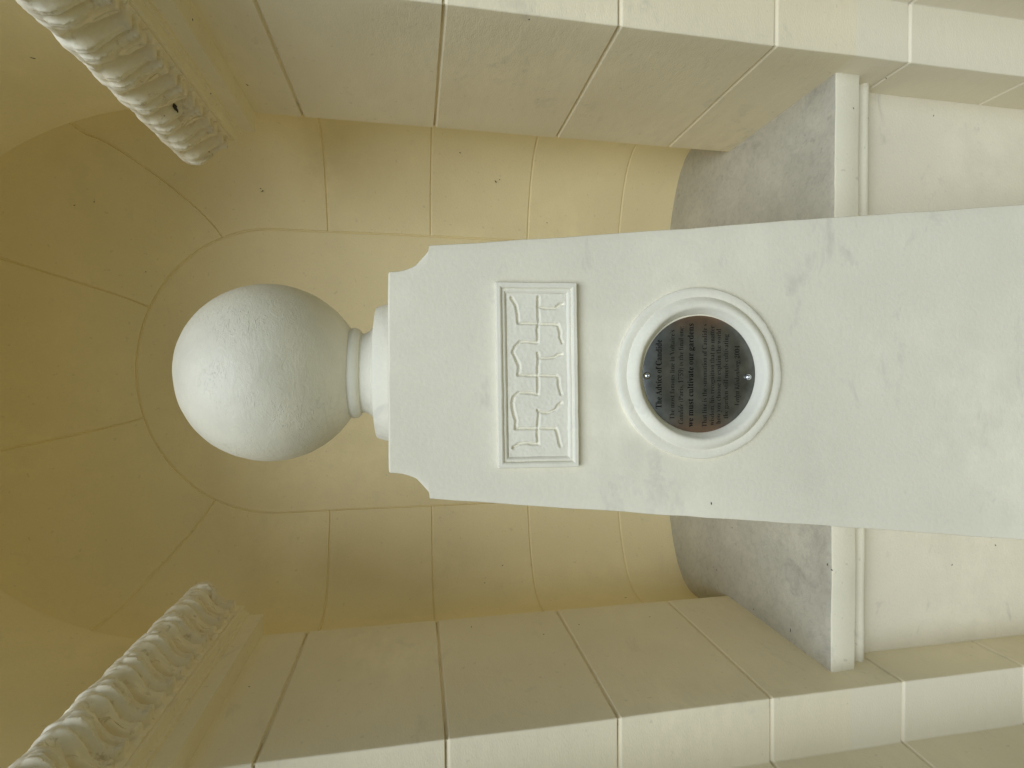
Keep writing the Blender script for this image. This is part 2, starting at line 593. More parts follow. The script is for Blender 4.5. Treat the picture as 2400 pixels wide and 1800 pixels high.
def build_panel():
    """round-headed centre panel"""
    P, F = [], []
    us = [(u, d) for (u, d) in axis(-U_RING, U_RING, 30, True, True, 0.8, 0.62)]
    zs = [ZF - 0.02 + (SPR - ZF + 0.02) * i / 40 for i in range(41)]
    nu = len(us)
    for z in zs:
        for (u, d) in us:
            sd_ = 1 if u >= 0 else -1
            p = npos(abs(u), z, sd_)
            P.append(wob(p) - nnrm(max(abs(u), 0.003), z, sd_) * d)
    for j in range(len(zs) - 1):
        for i in range(nu - 1):
            a = j * nu + i
            F.append((a, a + 1, a + nu + 1, a + nu))
    # head: polar fan whose first and last spokes are the top row
    top = (len(zs) - 1) * nu
    mid = nu // 2
    half = list(range(mid, nu))                      # from the middle to the right edge
    nh = len(half)
    na = 48
    rows = [[top + i for i in half]]
    for k in range(1, na):
        a = math.pi * k / na
        row = [top + mid]
        for i in half[1:]:
            u, d = us[i]
            s = SPR + a * HEAD
            P.append(wob(npos(abs(u), s, 1)) - nnrm(abs(u), s, 1) * d)
            row.append(len(P) - 1)
        rows.append(row)
    left = [top + i for i in range(mid, -1, -1)]
    rows.append(left)
    for r0, r1 in zip(rows, rows[1:]):
        for i in range(nh - 1):
            if i == 0: F.append((r0[0], r0[1], r1[1]))
            else: F.append((r0[i], r0[i + 1], r1[i + 1], r1[i]))
    return keep(mesh('back_panel', P, F, M_NICHE, None, True, 40), niche)
build_panel()

# ------------------------------------------------------------------ shelf and the wall under it
shelf = empty('shelf', V(0, DSH, ZF), 'dusty grey shelf slab with white front edge behind the pedestal', 'shelf')
def build_slab():
    P, F, mats = [], [], []
    xs = [-0.80 + 1.60 * i / 80 for i in range(81)]
    b = 0.003
    prof = [(DSH + 0.3, -HSH), (DSH + b * 0.3, -HSH), (DSH, -HSH + b), (DSH, -HSH * 0.5), (DSH, -b), (DSH + b * 0.3, -b * 0.3), (DSH + b, 0.0)]
    prof += [(DSH + 0.02 + (1.9 - DSH - 0.02) * i / 20, 0.0) for i in range(21)]
    n = len(prof)
    for x in xs:
        for i, (y, z) in enumerate(prof):
            p = V(x, y, ZF + z)
            q = wob(p, 0.0012, 7)
            if 2 <= i <= 6: q += noise.noise_vector(p * 70) * 0.0008
            P.append(q)
    for k in range(len(xs) - 1):
        for i in range(n - 1):
            a = k * n + i
            F.append((a, a + n, a + n + 1, a + 1))
            mats.append(1 if i >= 6 else 0)
    o = mesh('slab', P, F, [M_SHELF, M_SHELFTOP], None, True, 35)
    o.data.polygons.foreach_set('material_index', mats)
    return keep(o, shelf)
build_slab()
def build_moulding():
    P, F = [], []
    xs = [-0.72 + 1.44 * i / 60 for i in range(61)]
    prof = [(1.022, -HSH + 0.004), (1.022, -HSH - 0.003), (1.026, -HSH - 0.008), (1.034, -HSH - 0.015), (1.042, -HSH - 0.024), (1.0435, -HSH - 0.028)]
    for k in range(11):                              # cove, then a half-round bead
        a = math.pi * k / 10
        prof.append((1.041 - 0.014 * math.sin(a), -HSH - 0.042 + 0.013 * math.cos(a)))
    prof.append((DR + 0.01, -HSH - 0.0555))
    n = len(prof)
    for x in xs:
        for (y, z) in prof:
            P.append(wob(V(x, y, ZF + z), 0.001, 8))
    for k in range(len(xs) - 1):
        for i in range(n - 1):
            a = k * n + i
            F.append((a, a + 1, a + n + 1, a + n))
    return keep(mesh('moulding', P, F, M_SHELF, None, True, 50), shelf)
build_moulding()
def build_riser():
    P, F = [], []
    nx, nz = 40, 30
    for j in range(nz + 1):
        for i in range(nx + 1):
            P.append(wob(V(-0.72 + 1.44 * i / nx, DR, -EYE + (EYE + ZF - HSH * 0.6) * j / nz), 0.0015, 4))
    for j in range(nz):
        for i in range(nx):
            a = j * (nx + 1) + i
            F.append((a, a + 1, a + nx + 2, a + nx + 1))
    return mesh('base_wall', P, F, M_BASE, None, True)
tag(build_riser(), 'pale smooth wall under the shelf, behind the pedestal', 'wall')

# ------------------------------------------------------------------ cornices
BAND = [(-0.02, 0.384), (0.0, 0.386), (0.047, 0.386), (0.0472, 0.387), (0.0472, 0.4185), (0.0474, 0.4195), (0.055, 0.420), (0.0555, 0.427),
        (0.063, 0.4285), (0.0725, 0.4300), (0.073, 0.4310), (0.073, 0.4375), (0.072, 0.439), (0.074, 0.445), (0.078, 0.456), (0.086, 0.472), (0.098, 0.487),
        (0.112, 0.498), (0.124, 0.508), (0.129, 0.520), (0.126, 0.533), (0.112, 0.546), (0.08, 0.552), (-0.02, 0.556)]
CYMA = [(0.076, 0.436), (0.079, 0.446), (0.083, 0.458), (0.091, 0.472), (0.102, 0.485), (0.115, 0.495), (0.127, 0.504), (0.134, 0.515), (0.1335, 0.528), (0.124, 0.540), (0.105, 0.548)]
def cyma(b):
    """point and outward normal on the leaf bed, b from 0 (low) to 1 (lip)"""
    x = b * (len(CYMA) - 1)
    i = min(int(x), len(CYMA) - 2)
    f = x - i
    p = Vector(CYMA[i]).lerp(Vector(CYMA[i + 1]), f)
    i0, i1 = max(i - 1, 0), min(i + 2, len(CYMA) - 1)
    d = (Vector(CYMA[i1]) - Vector(CYMA[i0])).normalized()
    return p, Vector((d.y, -d.x))
def sstep(a, b, x):
    t = min(max((x - a) / (b - a), 0), 1)
    return t * t * (3 - 2 * t)
PITCHL = 0.0815
def leaf_height(a, b):
    """carved relief of one leaf; a in -1..1 across, b in 0..1 from the fillet to the lip"""
    sk = a - 0.34 * math.sin(math.pi * min(b * 1.15, 1)) - 0.30 * math.sin(2.4 * math.pi * b) * 0.35      # the leaf leans and bows
    sk = (sk + 1) % 2 - 1
    wq = sk + 0.16 * math.sin(math.pi * sk + 0.7)                 # folds of unequal width
    q = (wq * 1.5 + 0.5) % 1.0                                   # three folds to a leaf
    big = (1.0, 0.55, 0.8)[int(math.floor(wq * 1.5 + 0.5)) % 3]
    fold = (1 - abs(2 * q - 1) ** 3.6) * big
    b0 = 0.05 + 0.05 * abs(2 * q - 1) ** 2 + 0.05 * abs(sk)
    inside = sstep(b0, b0 + 0.07, b)
    run = 1 - sstep(0.66, 0.80, b)
    h = inside * (0.0060 + 0.0040 * (1 - sk * sk))
    h += 0.0150 * (fold - 0.42) * inside * run                    # rounded folds with sharp valleys
    h += 0.0040 * math.exp(-((b - b0 - 0.09) / 0.05) ** 2) * fold      # swollen lobe ends
    h -= 0.0150 * math.exp(-((abs(sk) - 1) / 0.12) ** 2) * sstep(0.10, 0.25, b) * run     # parting between leaves
    h += 0.0080 * math.exp(-((abs(sk) - 1) / 0.22) ** 2 - ((b - 0.06) / 0.06) ** 2)        # bud in the parting
    ex = abs(((sk - 0.86 + 1) % 2) - 1)
    h -= 0.0340 * math.exp(-(ex / 0.17) ** 2 - ((b - 0.60) / 0.10) ** 2)                    # drilled hollow
    h += 0.0016 * math.cos(q * 6 * math.pi) * inside * run                 # finer creases on each fold
    k = sstep(0.70, 0.82, b)
    return h * (1 - k) + k * (0.0100 + 0.0016 * math.cos(sk * math.pi) + 0.0008 * math.cos(sk * 4 * math.pi))
def build_cornice(side, label):
    root = empty('cornice', V(side * WI, 1.1, 0.386), label, 'cornice', 'carved cornices at the arch springing')
    s = SR if side > 0 else SL
    dz = 0.0 if side > 0 else -0.004
    yend = DI + (0.0 if side > 0 else 0.012)
    # moulded band: swept round the corner with a mitre, closed at the niche end
    P, F = [], []
    n = len(BAND)
    ys = [DO] + [DO + (yend - DO) * k / 14 for k in range(1, 15)]
    rows = []
    for (pn, z) in BAND:
        pass
    stations = [('front', s - 0.001), ('mitre', 0)] + [('rev', y) for y in ys[1:]]
    for kind, q in stations:
        for (pn, z) in BAND:
            if kind == 'front': p = V(side * q, DO - 1.6 * pn, z + dz)
            elif kind == 'mitre': p = V(side * (WO - pn), DO - 1.6 * pn, z + dz)
            else: p = V(side * (WO + (WI - WO) * (q - DO) / (DI - DO) - pn), q, z + dz)
            P.append(wob(p, 0.0004, 5))
    for k in range(len(stations) - 1):
        for i in range(n - 1):
            a = k * n + i
            f = (a, a + 1, a + n + 1, a + n)
            F.append(f if side > 0 else f[::-1])
    cap = [(len(stations) - 1) * n + i for i in range(n)]
    F.append(tuple(cap) if side < 0 else tuple(cap[::-1]))
    keep(mesh('band', P, F, M_BAND, None, True, 30), root)
    # leaves
    na, nb = 44, 46
    def leaf(place, flip, seed, end):
        P, F = [], []
        for i in range(na + 1):
            a = -1 + 2 * i / na
            for j in range(nb + 1):
                b = j / nb
                c, nn = cyma(b)
                e = 1.0
                if end:                                   # the run ends here: round the last leaf off
                    e = 1 - 0.0 * a
                h = leaf_height(a if not flip else -a, b) + noise.noise(Vector((a * 3, b * 5, seed * 7.3))) * 0.0030 + noise.noise(Vector((a * 9, b * 9, seed * 3.1))) * 0.0012
                if end and a > 0.5: h -= 0.03 * ((a - 0.5) / 0.5) ** 2
                q = c + nn * h
                P.append(place(a, q.x, q.y + dz))
        m = nb + 1
        for i in range(na):
            for j in range(nb):
                k = i * m + j
                F.append((k, k + 1, k + m + 1, k + m))
        # back of the leaf
        b0 = len(P)
        for i in range(na + 1):
            for j in (0, nb):
                c, nn = cyma(j / nb)
                q = c - nn * 0.012
                P.append(place(-1 + 2 * i / na, q.x, q.y + dz))
        for i in range(na):
            k = b0 + i * 2
            F.append((k, k + 2, k + 3, k + 1))
            F.append((i * m, i * m + m, k + 2, k))
            F.append((i * m + nb, k + 1, k + 3, i * m + m + nb))
        F.append(tuple(range(0, m)) + (b0 + 1, b0))
        F.append(tuple(range(na * m + m - 1, na * m - 1, -1)) + (b0 + na * 2, b0 + na * 2 + 1))
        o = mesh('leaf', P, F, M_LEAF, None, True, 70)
        return keep(o, root)
    y0 = yend - PITCHL / 2 + 0.004
    for k in range(9):
        yc = y0 - PITCHL * k
        def place(a, pn, z, yc=yc):
            y = yc + a * PITCHL / 2
            return V(side * (WO + (WI - WO) * (y - DO) / (DI - DO) - pn), y, z)
        if yc - PITCHL / 2 < DO - 0.24: break
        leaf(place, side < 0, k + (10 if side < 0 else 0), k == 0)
    for k in range(3):
        xc = WO - 0.085 + PITCHL * k + PITCHL / 2
        if xc > s - 0.02: break
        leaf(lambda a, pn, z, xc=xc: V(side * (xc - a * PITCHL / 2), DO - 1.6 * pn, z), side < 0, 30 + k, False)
    return root
build_cornice(1, 'carved white leaf cornice in the upper left corner of the picture')
build_cornice(-1, 'carved white leaf cornice in the lower left corner of the picture')

# ------------------------------------------------------------------ pedestal
BAT = 0.085
KB = math.sqrt(1 + BAT * BAT)
PX = 0.003
ped = empty('pedestal', V(PX, 0.95, -EYE), 'tapering white pedestal with scooped shoulders, fretwork tablet and round plaque', 'pedestal')
def face(x, s, h=0.0):
    """point on the pedestal front: x across, s up the slope from eye level, h proud of it"""
    return V(x, 0.80 + BAT * s / KB - h / KB, s / KB + h * BAT / KB)
PTOP, PSH, YB = 0.037, -0.021, 1.10
def half_w(z):
    if z <= PSH: return 0.1905 + 0.0935 * (PSH - z)
    sb = min((PTOP - z) / (PTOP - PSH), 1)
    return 0.1905 - 0.0398 * math.sqrt(max(1 - sb * sb, 0))
def build_shaft():
    P, F = [], []
    zs = [-EYE + (PSH - 0.003 + EYE) * i / 46 for i in range(47)]
    zs += [PSH - 0.0015, PSH, PSH + 0.0004]
    for k in range(1, 15):
        a = math.pi / 2 * k / 14
        zs.append(PTOP - (PTOP - PSH) * (1 - 0) * (1 - math.sin(a)) if k > 2 else PSH + 0.0004 + 0.0008 * k)
    zs = sorted(set(round(z, 6) for z in zs))
    be = 0.0035
    nx = 26
    m = None
    for zi, z in enumerate(zs + ['lip', 'cap']):
        cap = z in ('lip', 'cap')
        zz = PTOP if cap else z
        hw = half_w(zz)
        ins = 0.0
        if z == 'lip': zz, ins = PTOP + 0.0018, 0.0012
        if z == 'cap': zz, ins = PTOP + 0.0026, 0.0040
        if zi and not cap and abs(zz - PSH) < 1e-6: pass
        yf = 0.80 + BAT * zz
        row = [(hw - ins, YB - ins), (hw - ins, yf + be + ins), (hw - ins - be * 0.3, yf + be * 0.3 + ins), (hw - be - ins, yf + ins)]
        for i in range(1, nx):
            row.append(((hw - be - ins) * (1 - 2 * i / nx), yf + ins))
        row += [(-(hw - be - ins), yf + ins), (-(hw - ins - be * 0.3), yf + be * 0.3 + ins), (-(hw - ins), yf + be + ins), (-(hw - ins), YB - ins)]
        m = len(row)
        for (x, y) in row:
            p = V(PX + 0.004 * max(0, 1 + zz) * 0.6 + x, y, zz)
            q = noise.noise_vector(p * 4) * 0.0014 + noise.noise_vector(p * 26) * 0.0011
            q.y *= 0.25
            P.append(p + q)
    R = len(zs) + 2
    for j in range(R - 1):
        for i in range(m - 1):
            a = j * m + i
            F.append((a, a + m, a + m + 1, a + 1))
    F.append(tuple((R - 1) * m + i for i in range(m))[::-1])
    F.append(tuple(x for j in range(R) for x in [j * m])[::-1] + tuple(j * m + m - 1 for j in range(R)))
    return keep(mesh('shaft', P, F, M_PED, None, True, 42), ped)
build_shaft()

# fretwork tablet -------------------------------------------------
TX0, TX1, TS0, TS1 = -0.1397, 0.1411, -0.2456, -0.1215
def build_tablet():
    prof = [(0.0, -0.002), (0.0002, 0.0095), (0.0014, 0.0118), (0.0062, 0.0122), (0.0080, 0.0112), (0.0098, 0.0076), (0.0110, 0.0084), (0.0130, 0.0082), (0.0160, 0.0056), (0.0176, 0.0022), (0.0182, 0.0)]
    P, F = [], []
    pts = []
    nx, ns = 40, 18
    per = []
    for i in range(nx): per.append((TX0 + (TX1 - TX0) * i / nx, TS0))
    for i in range(ns): per.append((TX1, TS0 + (TS1 - TS0) * i / ns))
    for i in range(nx): per.append((TX1 - (TX1 - TX0) * i / nx, TS1))
    for i in range(ns): per.append((TX0, TS1 - (TS1 - TS0) * i / ns))
    cx_, cs_ = (TX0 + TX1) / 2, (TS0 + TS1) / 2
    hx, hs = (TX1 - TX0) / 2, (TS1 - TS0) / 2
    for (x, s) in per:
        for (d, h) in prof:
            qx = cx_ + (x - cx_) * (hx - d) / hx
            qs = cs_ + (s - cs_) * (hs - d) / hs
            qs -= 0.004 * (cx_ - qx) / 0.28 * (1 if qs < cs_ else 1)
            p = face(qx, qs, h)
            P.append(p + noise.noise_vector(p * 40) * 0.0006)
    n, m = len(per), len(prof)
    for k in range(n):
        for i in range(m - 1):
            a, b = k * m + i, ((k + 1) % n) * m + i
            F.append((a, b, b + 1, a + 1))
    fr = keep(mesh('tablet_frame', P, F, M_TRIM, None, True, 30), ped)
    # the panel inside with its incised fret
    crop = [
        [(425, 195), (420, 280), (425, 410), (412, 470), (415, 560), (330, 555), (270, 560), (235, 590), (213, 640), (230, 680), (255, 730), (262, 770), (250, 825), (412, 828)],
        [(425, 275), (490, 284), (560, 285), (600, 255), (625, 248)],
        [(425, 410), (580, 415), (597, 470), (595, 520), (612, 565)],
        [(425, 410), (260, 405), (255, 330), (240, 260), (210, 205)],
        [(415, 650), (420, 690), (412, 760), (412, 828), (410, 870), (412, 980), (360, 970), (260, 965), (215, 1000), (202, 1050), (215, 1140), (230, 1190), (225, 1255), (405, 1255)],
        [(420, 685), (480, 690), (550, 680), (580, 660), (610, 655)],
        [(412, 828), (560, 830), (580, 850), (580, 920), (600, 980)],
        [(405, 1110), (415, 1125), (408, 1200), (405, 1255), (402, 1310), (405, 1385), (320, 1375), (250, 1380), (205, 1410)],
        [(415, 1125), (500, 1130), (545, 1110), (570, 1070), (600, 1050)],
        [(405, 1255), (550, 1258), (565, 1310), (575, 1370), (585, 1400)],
    ]
    def conv(a, b):
        x = 0.122 - (b - 182) / (1475 - 182) * 0.2435
        s = -0.1415 - (a - 185) / (627 - 185) * 0.084
        return Vector((x, s))
    segs = []
    for line in crop:
        q = [conv(*c) for c in line]
        segs += list(zip(q, q[1:]))
    NX, NS = 230, 84
    x0, x1, s0, s1 = TX0 + 0.0165, TX1 - 0.0165, TS0 + 0.0165, TS1 - 0.0165
    P, F = [], []
    for j in range(NS + 1):
        for i in range(NX + 1):
            x = x0 + (x1 - x0) * i / NX
            s = s0 + (s1 - s0) * j / NS
            c = Vector((x, s)) + Vector((noise.noise(Vector((x * 90, s * 90, 0))), noise.noise(Vector((x * 90, s * 90, 5))))) * 0.0007
            d = 9.0
            for (a, b) in segs:
                ab = b - a
                if min(abs(c.x - a.x), abs(c.x - b.x)) > 0.012 and (c.x - a.x) * (c.x - b.x) > 0: continue
                t = min(max((c - a).dot(ab) / max(ab.length_squared, 1e-9), 0), 1)
                e = (c - a - ab * t).length
                if e < d: d = e
            w = 0.0032 * (0.85 + 0.35 * noise.noise(Vector((x * 60, s * 60, 2))))
            h = 0.0052 - 0.0050 * max(0, 1 - (d / w) ** 1.4) + 0.0003 * math.exp(-((d - 0.0040) / 0.0014) ** 2)
            h += noise.noise(Vector((x * 200, s * 200, 1))) * 0.0003 + noise.noise(Vector((x * 45, s * 45, 3))) * 0.0004
            P.append(face(x, s - 0.004 * ((TX0 + TX1) / 2 - x) / 0.28, h))
    for j in range(NS):
        for i in range(NX):
            a = j * (NX + 1) + i
            F.append((a, a + 1, a + NX + 2, a + NX + 1))
    me = mesh('fretwork_panel', P, F, M_TRIM, None, True)
    me.parent = fr
build_tablet()

# round frame and plaque ------------------------------------------
MX, MS = 0.0028, -0.4418
def face_lathe(name, prof, cx_, cs_, seg, mat, parent, amp=0.0, ecc=0.0, inv=None):
    P, F = [], []
    m = len(prof)
    for k in range(seg):
        a = 2 * math.pi * k / seg
        w = 1 + ecc * math.sin(2 * a + 0.6) + ecc * 0.7 * math.sin(3 * a + 2)
        for (r, h) in prof:
            ww = w if r > 0.02 else 1
            p = face(cx_ + r * ww * math.cos(a), cs_ + r * ww * math.sin(a), h)
            if amp: p += noise.noise_vector(p * 35) * amp
            P.append(p)
    for k in range(seg):
        for i in range(m - 1):
            a, b = k * m + i, ((k + 1) % seg) * m + i
            F.append((a, a + 1, b + 1, b))
    o = mesh(name, P, F, mat, None, True, 40)
    o.parent = parent
    o.matrix_parent_inverse = Matrix.Translation(-Vector(ped.location))
    return o
face_lathe('medallion_frame', [(0.1340, -0.003), (0.1338, 0.0060), (0.1325, 0.0078), (0.1285, 0.0088), (0.1230, 0.0086), (0.1195, 0.0078), (0.1175, 0.0096), (0.1140, 0.0140), (0.1090, 0.0172), (0.1045, 0.0175),
                              (0.1018, 0.0160), (0.0998, 0.0125), (0.0965, 0.0070), (0.0932, 0.0012), (0.0925, -0.002)], MX, MS, 120, M_TRIM, ped, 0.0006, 0.004)
def build_plaque():
    me_p, me_f = [(0, 0, 0.0022)], []
    N = 96
    for (r, h) in ((0.03, 0.0022), (0.06, 0.0022), (0.0890, 0.0022), (0.0902, 0.0014), (0.0902, -0.001)):
        for k in range(N):
            a = 2 * math.pi * k / N
            me_p.append((r * 1.022 * math.cos(a), r * 1.022 * math.sin(a), h))
    for k in range(N): me_f.append((0, 1 + k, 1 + (k + 1) % N))
    for q in range(4):
        for k in range(N):
            a, b = 1 + q * N + k, 1 + q * N + (k + 1) % N
            me_f.append((a, a + N, b + N, b))
    o = mesh('plaque', me_p, me_f, M_PLAQUE, None, True, 35)
    fm = Matrix((Vector((1, 0, 0)), Vector((0, BAT, 1)) / KB, Vector((0, -1, BAT)) / KB)).transposed().to_4x4()
    fm.translation = face(MX - 0.001, MS - 0.0005, 0.0)
    o.parent = ped
    o.matrix_parent_inverse = Matrix.Translation(-Vector(ped.location))
    o.matrix_basis = fm
    tag(o, 'round dark bronze plaque with black lettering and steel screws')
    return o
plaque = build_plaque()
LINES = [  # text, x0, x1, baseline height (plaque coordinates), bold, italic
    ([('The Advice of Candide', 0)], -0.0535, 0.0540, -0.3800, 1),
    ([('The most famous line in Voltaire\u2019s', 0)], -0.0707, 0.0694, -0.4010, 0),
    ([('Candide', 1), (' (Paris, 1759) is the final one:', 0)], -0.0785, 0.0754, -0.4152, 0),
    ([('we must cultivate our gardens', 0)], -0.0829, 0.0798, -0.4316, 1),
    ([('That line is the summation of Candide\u2019s', 0)], -0.0832, 0.0790, -0.4538, 0),
    ([('wisdom, his recognition that no matter', 0)], -0.0808, 0.0765, -0.4661, 0),
    ([('how you choose to explain the world', 0)], -0.0783, 0.0715, -0.4768, 0),
    ([('the garden still needs cultivating', 0)], -0.0698, 0.0630, -0.4890, 0),
    ([('Verlyn Klinkenborg, 2004', 1)], -0.0494, 0.0451, -0.5076, 0),
]
